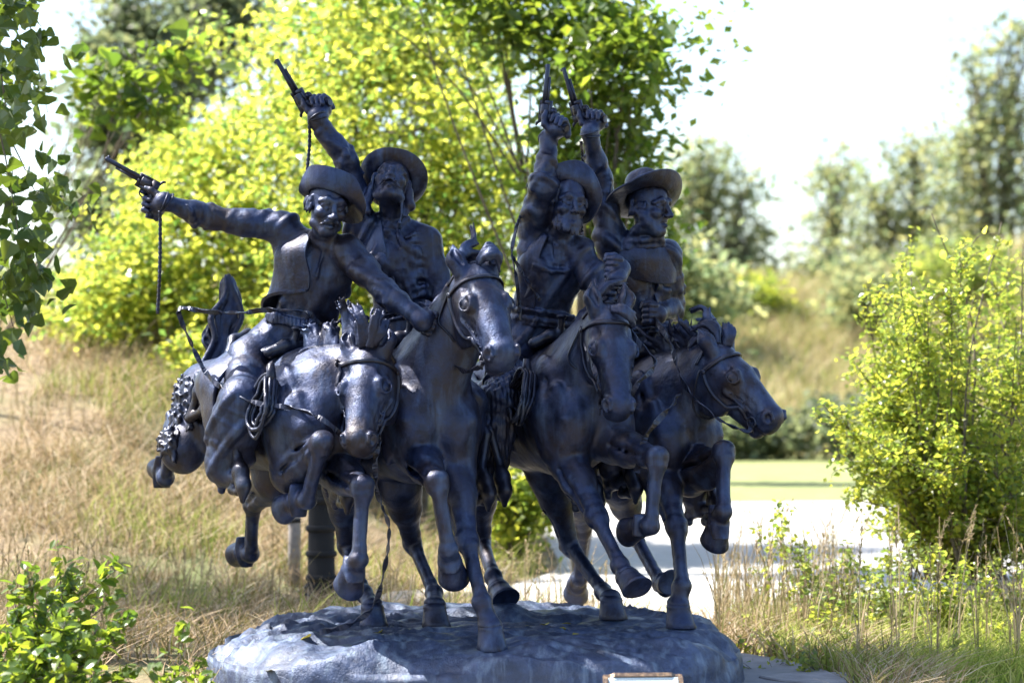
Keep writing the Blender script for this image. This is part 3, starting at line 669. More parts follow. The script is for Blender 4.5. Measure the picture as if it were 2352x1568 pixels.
# ---- rider 1: right arm flung out to the left
def ex1(g, tp, hp, arms, legs, o):
    for i in range(14):                                              # cartridges along the belt
        a = -1.15+0.105*i; q = tp(0.145, 0.158*math.cos(a), 0.198*math.sin(a)); g.cone(q-V(0, 0, 0.022), q+V(0, 0, 0.018), 0.0095, 0.0095, 0.004)
    g.ell(tp(0.16, 0.158, 0.05), (0.02, 0.03, 0.035), None, 0.008)
r1 = rider('rider with moustache, right arm flung out sideways aiming a revolver', H1, dict(seed=21, pelvis=(678, 782, -0.62), neck=(745, 556, -0.80), face_t=(0.20, -0.97, 0.05),
    right=dict(sh=(650, 524, -0.74), el=(488, 500, True), wr=(376, 463, True), gun=dict(grip=(322, 436, -0.80), B=(-0.87, -0.05, 0.47), G=(0.12, -0.05, -1.0), side=-1)),
    left=dict(sh=(795, 578, -0.84), el=(884, 668, True), wr=(972, 738, True), hand=(1002, 752, -0.86), hax=(V(0.1, -0.3, 1), V(1, -0.3, -0.2))),
    head=dict(c=(752, 470, -0.93), f=(0.36, -0.92, -0.16), u=(0.10, 0.08, 1.0), kw=dict(stache=1, seed=2)),
    rleg=(0.28, 0.06, 0.34, 0.14, -0.30, 0.36), chap=1.5, extra=ex1))
# ---- rider 2: head thrown back
def ex2(g, tp, hp, arms, legs, o):
    for i in range(9):                                               # gathered shirt front
        t = 0.80-0.065*i; w0 = 0.03*math.sin(i*2.3); g.chain([tp(t+w0, 0.128, 0.03+w0), tp(t+0.012+w0*.5, 0.132, 0.075), tp(t-0.012, 0.105, 0.12+w0), tp(t-0.03, 0.07, 0.15)], [0.004, 0.010, 0.011, 0.005], 0.022)
    for i in range(4): g.chain([hp(0.02-0.015*i, -0.10, 0.062), hp(-0.01-0.015*i, -0.15, 0.070), hp(-0.03-0.01*i, -0.19, 0.066)], [0.010, 0.011, 0.005], 0.006)
    for s in (-1, 1): g.chain([hp(0.0, -0.03, 0.085*s), hp(-0.02, -0.09, 0.095*s), hp(-0.03, -0.15, 0.09*s)], [0.022, 0.026, 0.012], 0.015)
r2 = rider('rider with head thrown back under a round brim, revolver pointing up', H2, dict(seed=22, pelvis=(945, 765, -0.40), neck=(902, 506, -0.42), face_t=(0.22, -0.95, 0.15),
    right=dict(sh=(826, 512, -0.42), el=(797, 372, True), wr=(727, 268, True), w=1.02, gun=dict(grip=(712, 232, -0.50), B=(-0.48, -0.08, 0.87), G=(0.80, -0.25, -0.40), side=1)),
    left=dict(sh=(978, 556, -0.42), el=(1024, 690, True), wr=(1002, 745, True), hand=(985, 752, -0.75), hax=(V(0, 0, 1), V(-0.6, -1, 0))),
    head=dict(c=(899, 424, -0.50), f=(0.06, -0.80, 0.60), u=(0.12, 0.6, 0.8), kw=dict(stache=1, hair=1, seed=3)), extra=ex2))
# ---- rider 3: bearded, open mouth, left fist raised
def ex3(g, tp, hp, arms, legs, o):
    g.chain([tp(0.66, 0.12, -0.13), tp(0.63, 0.15, -0.03), tp(0.66, 0.14, 0.05)], [0.012, 0.016, 0.012], 0.012)
    for i in range(6): g.chain([tp(1.02, 0.05, -0.05+0.02*i), tp(0.90, 0.10, -0.04+0.02*i), tp(0.72, 0.13, -0.02+0.012*i)], [0.007, 0.010, 0.006], 0.010)
    for t in (0.06, 0.10, 0.20): g.chain([tp(t, 0.145*math.cos(a), 0.185*math.sin(a)) for a in [2*math.pi*i/20 for i in range(21)]], [0.014]*21, 0.008)
r3 = rider('bearded rider with open mouth, left fist raised beside his horse', H3, dict(seed=23, pelvis=(1237, 762, -0.02), neck=(1284, 548, -0.18), face_t=(0.22, -0.97, 0.0),
    right=dict(sh=(1228, 528, -0.14), el=(1249, 428, True), wr=(1259, 318, False), w=1.05, cuff=0.05, gun=dict(grip=(1266, 272, -0.35), B=(0.10, -0.05, 0.99), G=(0.75, -0.55, -0.1), side=1)),
    left=dict(sh=(1328, 578, -0.20), el=(1392, 690, True), wr=(1417, 640, True), hand=(1406, 590, -0.5), hax=(V(0.1, 0.1, 1), V(-0.75, -0.65, 0.0)), w=1.05),
    head=dict(c=(1302, 468, -0.30), f=(0.34, -0.93, 0.02), u=(0.06, 0.1, 1.0), kw=dict(stache=0, beard=1, mouth_open=1, seed=4)), wool='rleg', extra=ex3))
# ---- rider 4: bandana
def ex4(g, tp, hp, arms, legs, o):
    hc_ = hp(0.0, -0.10); nb = tp(0.95)
    for i in range(9):
        q = i/8; c_ = hc_+(nb-hc_)*q+V(0.0, -0.012, 0); r_ = 0.072+0.062*q**1.3; r2_ = np.random.RandomState(i); p1, p2 = r2_.rand(2)*6
        g.chain([c_+V(r_*math.cos(a), r_*0.9*math.sin(a), 0.018*math.sin(a+p1)+0.012*math.sin(2*a+p2)) for a in [2*math.pi*j/18 for j in range(19)]], [0.021]*19, 0.010)
    g.cone(hp(0.02, -0.05, -0.07), hp(0.06, -0.12, -0.03), 0.03, 0.03, 0.02)
r4 = rider('rider with bandana round the neck looking right, revolver held straight up', H4, dict(seed=24, pelvis=(1466, 792, 0.26), neck=(1468, 560, 0.12), face_t=(0.42, -0.90, 0.0),
    right=dict(sh=(1402, 555, 0.08), el=(1379, 410, True), wr=(1354, 304, True), w=1.06, cuff=0.055, gun=dict(grip=(1343, 252, 0.0), B=(-0.27, -0.05, 0.96), G=(0.80, -0.5, 0.1), side=1)),
    left=dict(sh=(1530, 586, 0.12), el=(1546, 705, False), wr=(1506, 722, True), hand=(1480, 722, -0.15), hax=(V(0, 0.1, 1), V(-0.8, -0.6, 0)), w=1.05),
    head=dict(c=(1490, 476, 0.0), f=(0.80, -0.60, 0.0), u=(-0.05, 0.05, 1.0), kw=dict(stache=0, seed=5)),
    lleg=(0.24, -0.12, 0.36, 0.14, -0.44, 0.36), extra=ex4))

# ---- hats
def mk(c, r): 
    (hc, hf, hu, hl) = r[3]; return hc, hf, hu, hl
hc, hf, hu, hl = r1[3]
def b1(th):
    f_, l_ = math.cos(th), math.sin(th); st = lambda a, b, x: (lambda t: t*t*(3-2*t))(min(1, max(0, (x-a)/(b-a))))
    up_ = st(-0.15, 0.55, 0.80*f_-0.60*l_); dn = st(0.25, 0.9, l_)
    return 0.172+0.010*up_+0.050*dn, 0.112*up_-0.055*dn, 0.0
hat(r1[0], hc+hu*0.040+hf*0.004, hu*0.93-hf*0.26+hl*0.24, hf, b1, crown=0.085, rc=0.096, pinch=0.15)
hc, hf, hu, hl = r2[3]
hat(r2[0], hc+hu*0.040-hf*0.02, hu*0.92-hf*0.30, hf, lambda th: (0.198, 0.02+0.035*abs(math.sin(th)), 0.01), crown=0.10, rc=0.092)
hc, hf, hu, hl = r3[3]
hat(r3[0], hc+hu*0.050-hf*0.02, hu*0.80-hf*0.52+hl*0.30, hf, lambda th: (0.20, 0.09*max(0, math.cos(th))+0.03*math.cos(2*th)-0.05*max(0, math.sin(th)), 0.0), crown=0.105, rc=0.093)
hc, hf, hu, hl = r4[3]
hat(r4[0], hc+hu*0.050-hf*0.015, hu*0.84-hf*0.34+hl*0.30, hf, lambda th: (0.232, 0.085*max(0, math.cos(th))**1.5+0.03*max(0, math.sin(th))-0.02*max(0, -math.sin(th)), 0.0), crown=0.15, rc=0.10, pinch=0.3)

# ---- pistol lanyards
def lanyard(r, pts, key='right'):
    sh, el, wr = r[1][key]; d = unit(wr-el); a = unit(np.cross(d, V(0, 1, 0.2))); b = np.cross(d, a); mb = MB()
    for k in range(2): mb.tube([wr-d*(0.004+0.012*k)+0.050*(a*math.cos(t)+b*math.sin(t))+d*0.02*math.sin(t+k) for t in [2*math.pi*i/22 for i in range(23)]], 0.0055, 6)
    mb.build('wrist_loop', BRS, r[0]); cord(r[0], pts, 0.0072)
w = r1[1]['right'][2]; lanyard(r1, [w+V(-0.015, -0.03, -0.05), pt(368, 520, w[1]), pt(367, 620, w[1]-0.01), pt(362, 720, w[1]-0.01)])
w = r2[1]['right'][2]; lanyard(r2, [w+V(-0.035, -0.03, -0.01), pt(711, 330, w[1]), pt(705, 400, w[1]-0.02), pt(701, 482, w[1]-0.03)])
w = r3[1]['right'][2]; s3 = r3[1]['right'][0]; lanyard(r3, [pt(1222, 420, -0.18), pt(1205, 470, -0.2), pt(1186, 520, -0.24)]); strap(r3[0], [pt(1186, 520, -0.24), pt(1176, 580, -0.30), pt(1186, 640, -0.34), pt(1196, 735, -0.30)], 0.010, name='lanyard_strap', twist=0.6); strap(r3[0], [pt(1178, 590, -0.31), pt(1205, 635, -0.38), pt(1240, 690, -0.34)], 0.010, name='lanyard_strap', twist=0.4)
w = r4[1]['right'][2]; lanyard(r4, [w+V(-0.045, 0.02, -0.05), pt(1338, 360, 0.10), pt(1337, 440, 0.14), pt(1336, 530, 0.14)]); strap(r4[0], [pt(1336, 530, 0.14), pt(1340, 600, 0.12), pt(1346, 700, 0.1), pt(1350, 780, 0.05)], 0.012, name='lanyard_strap', twist=0.3)

# ---- open vest of rider 1
def vest(r, rows, name='vest', thick=0.016, seed=4):
    tp = r[4]; T = [0.0, 0.15, 0.3, 0.6, 0.85, 0.97, 1.05]; RA = [0.14, 0.135, 0.122, 0.140, 0.125, 0.085, 0.07]; RS = [0.185, 0.168, 0.155, 0.182, 0.185, 0.12, 0.08]
    grid = [[tp(t, (np.interp(t, T, RA)+o_)*math.cos(R(ph)), (np.interp(t, T, RS)+o_)*math.sin(R(ph))) for t, ph, o_ in row] for row in rows]
    return patch(r[0], grid, name, thick=thick, ripple=0.004, seed=seed)
vest(r1, [[(1.0, -150, .02), (1.02, -95, .015), (1.02, -62, .015), (0.98, -40, .02)],
          [(0.78, -150, .015), (0.80, -95, .03), (0.80, -55, .02), (0.82, -24, .026)],
          [(0.55, -150, .012), (0.56, -95, .018), (0.55, -50, .022), (0.60, -10, .03)],
          [(0.38, -150, .02), (0.38, -100, .03), (0.40, -55, .045), (0.48, -6, .045)],
          [(0.20, -150, .03), (0.22, -105, .05), (0.34, -62, .075), (0.45, -14, .055)]])
vest(r1, [[(1.0, 40, .02), (1.02, 62, .015), (1.0, 100, .015)], [(0.75, 32, .018), (0.75, 60, .016), (0.72, 100, .012)], [(0.48, 34, .014), (0.46, 62, .016), (0.44, 100, .012)], [(0.26, 44, .016), (0.22, 66, .02), (0.20, 100, .02)]], seed=6, thick=0.013)
vest(r2, [[(0.99, -120, .02), (1.02, -70, .012), (1.0, -40, .012)], [(0.72, -120, .014), (0.72, -70, .012), (0.72, -26, .012)], [(0.42, -120, .014), (0.42, -70, .012), (0.40, -22, .012)], [(0.18, -120, .03), (0.17, -70, .022), (0.20, -20, .022)]], seed=8, thick=0.012)
vest(r3, [[(0.99, -120, .02), (1.02, -70, .012), (1.0, -42, .014)], [(0.72, -120, .014), (0.72, -70, .014), (0.72, -34, .016)], [(0.42, -120, .014), (0.42, -70, .012), (0.40, -30, .014)], [(0.20, -120, .02), (0.20, -70, .012), (0.22, -26, .014)]], seed=9, thick=0.012)

shawl = [[(1.04, -70, .035), (1.06, -20, .045), (1.06, 25, .045), (1.04, 70, .035), (1.02, 110, .03)], [(0.90, -60, .03), (0.88, -18, .05), (0.88, 25, .055), (0.90, 70, .035), (0.92, 110, .03)],
         [(0.76, -45, .022), (0.74, -12, .045), (0.72, 28, .055), (0.74, 70, .035), (0.78, 110, .03)], [(0.66, -30, .018), (0.60, 0, .035), (0.58, 32, .045), (0.60, 70, .03), (0.66, 110, .03)]]
vest(r4, shawl, 'bandana_drape', 0.018, 12)
rows = []
for k in range(9):                                                     # heavy coat front in hanging folds
    t = 0.64-0.06*k; w0 = 0.020*math.sin(k*2.1); rows.append([(t, 8, .012+w0), (t-0.01, 35, .020-w0), (t, 62, .016+w0), (t+0.01, 92, .014)])
vest(r4, rows, 'coat_front', 0.014, 15)
def sstep(a, b, x): t = np.clip((x-a)/(b-a), 0, 1); return t*t*(3-2*t)
# ---------------------------------------------------------------- saddlery, manes, tails
def bridle(H, throat=True):
    mb = MB(); hp, sn = H.hp, H.snap
    def st(pts, w=0.013, n=8, off=0.006):
        P = [sn(p, off) for p in bez(pts, n)]; mb.tube(P, w, 8, flat=0.45)
    st([hp(0.075, -0.12, -0.11), hp(0.085, -0.04, -0.085), hp(0.10, 0.02, 0), hp(0.085, -0.04, 0.085), hp(0.075, -0.12, 0.11)])
    st([hp(0.0, -0.14, -0.09), hp(-0.02, -0.06, -0.02), hp(-0.02, -0.06, 0.02), hp(0.0, -0.14, 0.09)])
    for s in (-1, 1):
        st([hp(0.075, -0.12, 0.11*s), hp(0.20, -0.15, 0.12*s), hp(0.36, -0.14, 0.10*s), hp(0.50, -0.12, 0.08*s)], 0.011)
        c = sn(hp(0.505, -0.118, 0.09*s), 0.012); a, b = H.hA, H.hN
        mb.tube([c+0.026*(a*math.cos(t)+b*math.sin(t)) for t in [2*math.pi*i/18 for i in range(19)]], 0.0055, 6); mb.ball(sn(hp(0.08, -0.12, 0.12*s), 0.01), [H.hA, H.hN, H.hS], (0.016, 0.016, 0.008))
        mb.tube([c, c+a*0.05-b*0.035], 0.005, 6)
    if throat: st([hp(0.05, -0.13, -0.11), hp(0.15, -0.24, -0.10), hp(0.19, -0.32, 0), hp(0.15, -0.24, 0.10), hp(0.05, -0.13, 0.11)], 0.009)
    mb.build('bridle', BRS, H.root)
    H.bit = [sn(H.hp(0.505, -0.118, 0.09*s), 0.014) for s in (-1, 1)]
def tuft(H, strands, name, r0=0.02, ridge=5, seed=0, wide=1.0, h=0.0062):
    """lock of hair: strands of points, each with finer ridges combed along it"""
    g = Sculpt(h); rs = np.random.RandomState(seed)
    for pts in strands:
        P = bez(pts, 4); n = len(P); rad = [r0*0.55*(0.7+0.5*math.sin(math.pi*i/(n-1))) for i in range(n)]; g.chain(P[:-1], rad[:-1], 0.008)
        sdv = unit(np.cross(P[-1]-P[0], V(0, 1, 0))); dpv = unit(np.cross(P[-1]-P[0], sdv))
        for j in range(ridge+4):
            u = -1+2*(j+0.5)/(ridge+4); o = sdv*u*r0*1.0*wide+dpv*rs.normal()*r0*0.35; cut = n-rs.randint(0, 4)
            g.chain([p+o*(0.45+0.75*i/n)+sdv*0.004*math.sin(i*0.9+j) for i, p in enumerate(P)][:cut], [0.0095-0.003*i/n for i in range(n)][:cut], 0.004)
    return g.mesh(name, BR, H.root)
def mane(H, n, lift, back, side, seed, lenf=1.0):
    rs = np.random.RandomState(seed); g = Sculpt(0.0068); W0 = H.loc(0.36, 0.36); P = H.hp(0.0, -0.03)
    n = int(n*2.0)
    for i in range(n):
        t = (i+0.5)/n; q = H.snap(W0+(P-W0)*t+H.U*0.10*(1-t)+unit(H.U-H.hA)*0.10*t, -0.012); nrm = unit(unit(H.U)*0.8-H.hA*0.5)
        dr = unit(nrm*lift+H.F*-back+H.L*side+rs.normal(size=3)*0.22); L = lenf*rs.uniform(0.10, 0.17)
        c = [q, q+dr*L*0.45+nrm*0.012, q+dr*L*0.8+H.L*side*0.03, q+dr*L+rs.normal(size=3)*0.025]
        Q = bez(c, 4); m = len(Q); g.chain(Q, [0.015*(1-k/(m-1))+0.0065 for k in range(m)], 0.008)
        for j in range(3):
            o = rs.normal(size=3)*0.014; g.chain([p+o*(0.3+0.7*k/m) for k, p in enumerate(Q)], [0.009*(1-0.6*k/(m-1))+0.001 for k in range(m)], 0.005)
    return g.mesh('mane', BR, H.root)
def tail(H, pts, r=0.05, seed=0, flat=0.6):
    rs = np.random.RandomState(seed); g = Sculpt(0.0075); P = bez(pts, 5); n = len(P)
    rad = [r*(0.5+0.7*math.sin(math.pi*(0.12+0.80*i/(n-1)))) for i in range(n)]; rad[-1] = 0.012; g.chain(P, [q*0.72 for q in rad], 0.02)
    for j in range(26):
        o = rs.normal(size=3)*r*0.62; ph = rs.rand()*6; g.chain([p+o*math.sin(math.pi*(0.15+0.8*i/n))+0.010*V(math.sin(i*.6+ph), math.cos(i*.5+ph), 0) for i, p in enumerate(P)], [q*0.24 for q in rad], 0.005)
    return g.mesh('tail', BR, H.root)
def saddle(H, roll=True):
    g = Sculpt(0.0085); L_ = H.loc; ax = [H.F, H.U, H.L]; sn = H.snap
    g.ell(L_(0.02, 0.345), (0.24, 0.045, 0.15), ax, 0.03)
    g.chain([L_(-0.17, 0.34, -0.17), L_(-0.23, 0.42, -0.11), L_(-0.26, 0.455, 0), L_(-0.23, 0.42, 0.11), L_(-0.17, 0.34, 0.17)], [0.03, 0.028, 0.028, 0.028, 0.03], 0.03)
    g.chain([L_(0.22, 0.34, -0.14), L_(0.25, 0.38, -0.05), L_(0.25, 0.38, 0.05), L_(0.22, 0.34, 0.14)], [0.028, 0.030, 0.030, 0.028], 0.03)
    g.cone(L_(0.26, 0.38), L_(0.29, 0.47), 0.020, 0.017, 0.02); g.ell(L_(0.29, 0.48), (0.036, 0.012, 0.030), ax, 0.008)
    for s in (-1, 1):
        P = [[sn(L_(f, u, 0.45*s), 0.012) for f in (-0.34, -0.2, -0.05, 0.10, 0.24)] for u in (0.34, 0.24, 0.14, 0.02)]
        for r_ in P: g.chain(r_, [0.020]*5, 0.03)
        for i in range(5): g.chain([r_[i] for r_ in P], [0.022]*4, 0.03)
        edge = [P[0][0], P[1][0], P[2][0], P[3][0], P[3][1], P[3][2], P[3][3], P[3][4], P[2][4], P[1][4]]; g.chain(edge, [0.020]*10, 0.012)
        ring = [sn(L_(0.16, u, 0.5*s), 0.02) for u in (0.2, 0.05, -0.1, -0.25)]; g.chain(ring, [0.018]*4, 0.02, (H.L, 0.6))    # cinch
    return g.mesh('saddle', BRS, H.root)
def stirrup(H, leg, s, tap=True, r=0.062):
    hip, kn, an, heel, toe = leg; mb = Sculpt(0.0075); f = unit(toe-heel)
    top = toe-f*0.02+H.U*0.10
    if tap: mb.chain([top, toe+f*0.02+H.U*0.02, toe+f*0.06-H.U*0.055, toe+f*0.05-H.U*0.125], [0.026, 0.050, 0.044, 0.018], 0.02, (H.L, 0.8)); mb.chain([top-f*0.02, toe-f*0.06-H.U*0.02, toe-f*0.08-H.U*0.055, toe+f*0.0-H.U*0.075], [0.016, 0.020, 0.026, 0.026], 0.015)
    else: mb.chain([top, toe-f*0.03+H.L*0.065, toe-f*0.03-H.U*0.055+H.L*0.05, toe-f*0.03-H.U*0.055-H.L*0.05, toe-f*0.03-H.L*0.065, top], [0.012, 0.012, 0.018, 0.018, 0.012, 0.012], 0.01)
    mb.chain([top, (top+kn)/2+H.L*0.06*s, H.loc(0.08, 0.26, 0.27*s)], [0.02, 0.026, 0.03], 0.02)
    return mb.mesh('stirrup', BRS, H.root)
def coil(H, c, side, n=6, a=0.085, b=0.19, seed=0, name='rope_coil', tilt=0.25):
    rs = np.random.RandomState(seed); mb = MB()
    for i in range(n):
        ph = rs.uniform(0, 6); aa, bb = a*rs.uniform(0.8, 1.15), b*rs.uniform(0.88, 1.12); o = rs.normal(size=2)*0.012; ti = tilt+rs.uniform(-0.12, 0.12); P = []
        for k in range(41):
            t = 2*math.pi*k/40; x, y = aa*math.sin(t), bb*math.cos(t)-bb
            f, u = c[0]+x*math.cos(ti)+y*math.sin(ti)+o[0], c[1]+y*math.cos(ti)-x*math.sin(ti)+o[1]
            P.append(H.snap(H.loc(f, u, side*0.5), 0.020+0.009*i+0.008*math.sin(t*2+ph)))
        mb.tube(P, 0.0105, 7, cap=False)
    t0 = H.snap(H.loc(c[0], c[1], side*0.5), 0.05); mb.tube([t0+H.U*0.07, t0, t0-H.U*0.04], [0.018, 0.028, 0.016], 10)
    return mb.build(name, BRS, H.root)

for H in (H1, H2, H3, H4): bridle(H)
for H, rr in ((H1, r1), (H2, r2), (H3, r3), (H4, r4)):
    saddle(H); stirrup(H, rr[2]['rleg'], -1, True); stirrup(H, rr[2]['lleg'], 1, True)
coil(H1, (0.52, 0.26), -1, 8, 0.12, 0.19, 1, tilt=0.16); coil(H2, (0.46, 0.20), -1, 7, 0.07, 0.21, 2, tilt=0.05); coil(H3, (0.44, 0.22), -1, 8, 0.13, 0.17, 3, tilt=0.10); coil(H4, (0.44, 0.18), -1, 5, 0.08, 0.15, 4, tilt=0.1)
mane(H1, 16, 0.9, 0.35, 0.15, 31); mane(H2, 16, 0.3, 0.5, 0.75, 32, 1.2); mane(H3, 15, 0.45, 0.3, 0.7, 33, 1.0); mane(H4, 15, 0.95, 0.75, -0.2, 34, 1.15)
q = lambda H, x, y, dd=0.0: pt(x, y, H.hp(0, -0.02)[1]+dd)
tuft(H1, [[q(H1, 832, 795), q(H1, 836, 760, -0.02), q(H1, 826, 725, -0.02), q(H1, 812, 699, 0.02)], [q(H1, 826, 790), q(H1, 828, 750), q(H1, 822, 715, 0.02)],
          [q(H1, 848, 795, -0.03), q(H1, 858, 765, -0.04), q(H1, 862, 735, -0.04), q(H1, 872, 712, -0.02)], [q(H1, 858, 790, -0.02), q(H1, 872, 765, -0.03), q(H1, 882, 732, 0.0)]], 'forelock', 0.030, 8, 1)
tuft(H2, [[q(H2, 1098, 604), q(H2, 1112, 580, -0.02), q(H2, 1135, 576, -0.02), q(H2, 1152, 600, 0.0)], [q(H2, 1104, 600, -0.02), q(H2, 1120, 586, -0.04), q(H2, 1140, 584, -0.03), q(H2, 1150, 608, 0.0)], [q(H2, 1100, 598), q(H2, 1122, 570), q(H2, 1146, 580, 0.02)]], 'forelock', 0.030, 7, 2)
tuft(H3, [[q(H3, 1406, 706, -0.03), q(H3, 1426, 706, -0.06), q(H3, 1446, 718, -0.06), q(H3, 1462, 738, -0.02)], [q(H3, 1408, 712, -0.04), q(H3, 1430, 716, -0.07), q(H3, 1448, 730, -0.05), q(H3, 1458, 746, -0.02)]], 'forelock', 0.018, 8, 3)
tuft(H4, [[q(H4, 1668, 792), q(H4, 1672, 770), q(H4, 1668, 742, 0.02)], [q(H4, 1676, 792), q(H4, 1680, 768), q(H4, 1676, 746, 0.02)]], 'forelock', 0.022, 6, 4)
tuft(H4, [[q(H4, 1640, 800, 0.06), q(H4, 1630, 770, 0.08), q(H4, 1612, 752, 0.10), q(H4, 1590, 752, 0.12)], [q(H4, 1630, 805, 0.08), q(H4, 1612, 778, 0.1), q(H4, 1590, 785, 0.12), q(H4, 1584, 810, 0.12)],
          [q(H4, 1650, 790, 0.04), q(H4, 1645, 758, 0.06), q(H4, 1622, 742, 0.08), q(H4, 1604, 748, 0.1)], [q(H4, 1618, 812, 0.1), q(H4, 1604, 800, 0.12), q(H4, 1590, 812, 0.12)]], 'flying_mane', 0.026, 7, 5)
tail(H1, [H1.loc(-0.80, 0.20), pt(506, 800, 0.10), pt(508, 752, 0.16), pt(527, 700, 0.20), pt(524, 634, 0.20)], 0.060, 1)
tail(H1, [H1.loc(-0.80, 0.18), pt(492, 812, 0.12), pt(486, 778, 0.16), pt(494, 752, 0.18), pt(486, 738, 0.18)], 0.034, 7)
for k, H in enumerate((H2, H3, H4)): tail(H, [H.loc(-0.82, 0.18), H.loc(-1.0, 0.22), H.loc(-1.15, 0.05), H.loc(-1.25, -0.25)], 0.06, 2+k)
# reins
def rein(r, H, s, mids, w=0.013): 
    strap(H.root, [r[1]['rein']]+mids+[H.bit[0 if s < 0 else 1]], w, name='rein', twist=0.35, n=12)
rein(r2, H2, -1, [pt(1015, 800, -0.95), pt(1060, 850, -1.15), pt(1105, 840, -1.40)])
rein(r3, H3, -1, [pt(1362, 700, -0.60), pt(1345, 780, -0.75), pt(1372, 870, -0.98)]); rein(r3, H3, 1, [pt(1450, 760, -0.75), pt(1505, 832, -0.85), pt(1465, 880, -1.0)])
rein(r4, H4, -1, [pt(1540, 790, -0.30), pt(1570, 880, -0.50), pt(1640, 955, -0.70), pt(1715, 990, -0.72)]); rein(r4, H4, 1, [pt(1560, 800, -0.2), pt(1600, 840, -0.3), pt(1700, 930, -0.5)])
strap(H1.root, [pt(735, 745, -0.92), pt(700, 716, -0.98), pt(610, 712, -1.0), pt(555, 718, -0.98), pt(480, 716, -0.95), pt(415, 708, -0.92), pt(416, 735, -0.9), pt(440, 790, -0.88), pt(470, 850, -0.95), pt(510, 890, -1.08), pt(590, 925, -1.22), pt(680, 938, -1.30), pt(745, 966, -1.38), H1.bit[0]], 0.013, name='rein', n=10, twist=3.2)
strap(H1.root, [H1.bit[1], pt(862, 1060, -1.40), pt(868, 1135, -1.35), pt(893, 1210, -1.32), pt(884, 1300, -1.28), pt(858, 1390, -1.25), pt(800, 1435, -1.22), pt(735, 1451, -1.18)], 0.015, name='rein', n=12, twist=0.5)
strap(H3.root, [pt(1462, 1085, -0.9), pt(1485, 1000, -0.9), pt(1540, 935, -0.75), pt(1560, 905, -0.6)], 0.016, name='rein', n=10, twist=0.3)
# chap wing, wool and saddle flap of the leftmost rider
L1 = H1.loc
wing = [[L1(-0.14, 0.31, -0.25), L1(-0.02, 0.35, -0.25), L1(0.12, 0.33, -0.24)], [L1(-0.20, 0.20, -0.36), L1(-0.06, 0.22, -0.40), L1(0.12, 0.17, -0.41)], [L1(-0.13, 0.05, -0.37), L1(-0.02, 0.03, -0.42), L1(0.13, 0.02, -0.43)], [L1(-0.05, -0.10, -0.37), L1(0.02, -0.14, -0.41), L1(0.12, -0.12, -0.43)]]
patch(r1[0], wing, 'chaps', BR, 0.022, ripple=0.010, seed=3)
g = Sculpt(0.0078); rs = np.random.RandomState(5)
for i in range(330):
    f, u = rs.uniform(-0.62, -0.30), rs.uniform(-0.20, 0.30); p0 = H1.snap(L1(f, u-(f+0.45)*0.5, -0.5), 0.004); d = rs.normal(size=3)*0.010
    g.chain([p0-d, p0+V(0, 0, -0.022), p0+d+V(0, 0, -0.05)], [0.010, 0.011, 0.008], 0.005)
g.mesh('woolly_saddle_pad', BRS, H1.root)
patch(r2[0], [[H2.loc(0.05, 0.30, -0.32), H2.loc(0.25, 0.22, -0.34)], [H2.loc(0.05, 0.0, -0.42), H2.loc(0.30, 0.0, -0.40)], [H2.loc(0.06, -0.36, -0.42), H2.loc(0.26, -0.36, -0.42)]], 'chaps', BR, 0.02, ripple=0.006, seed=5)

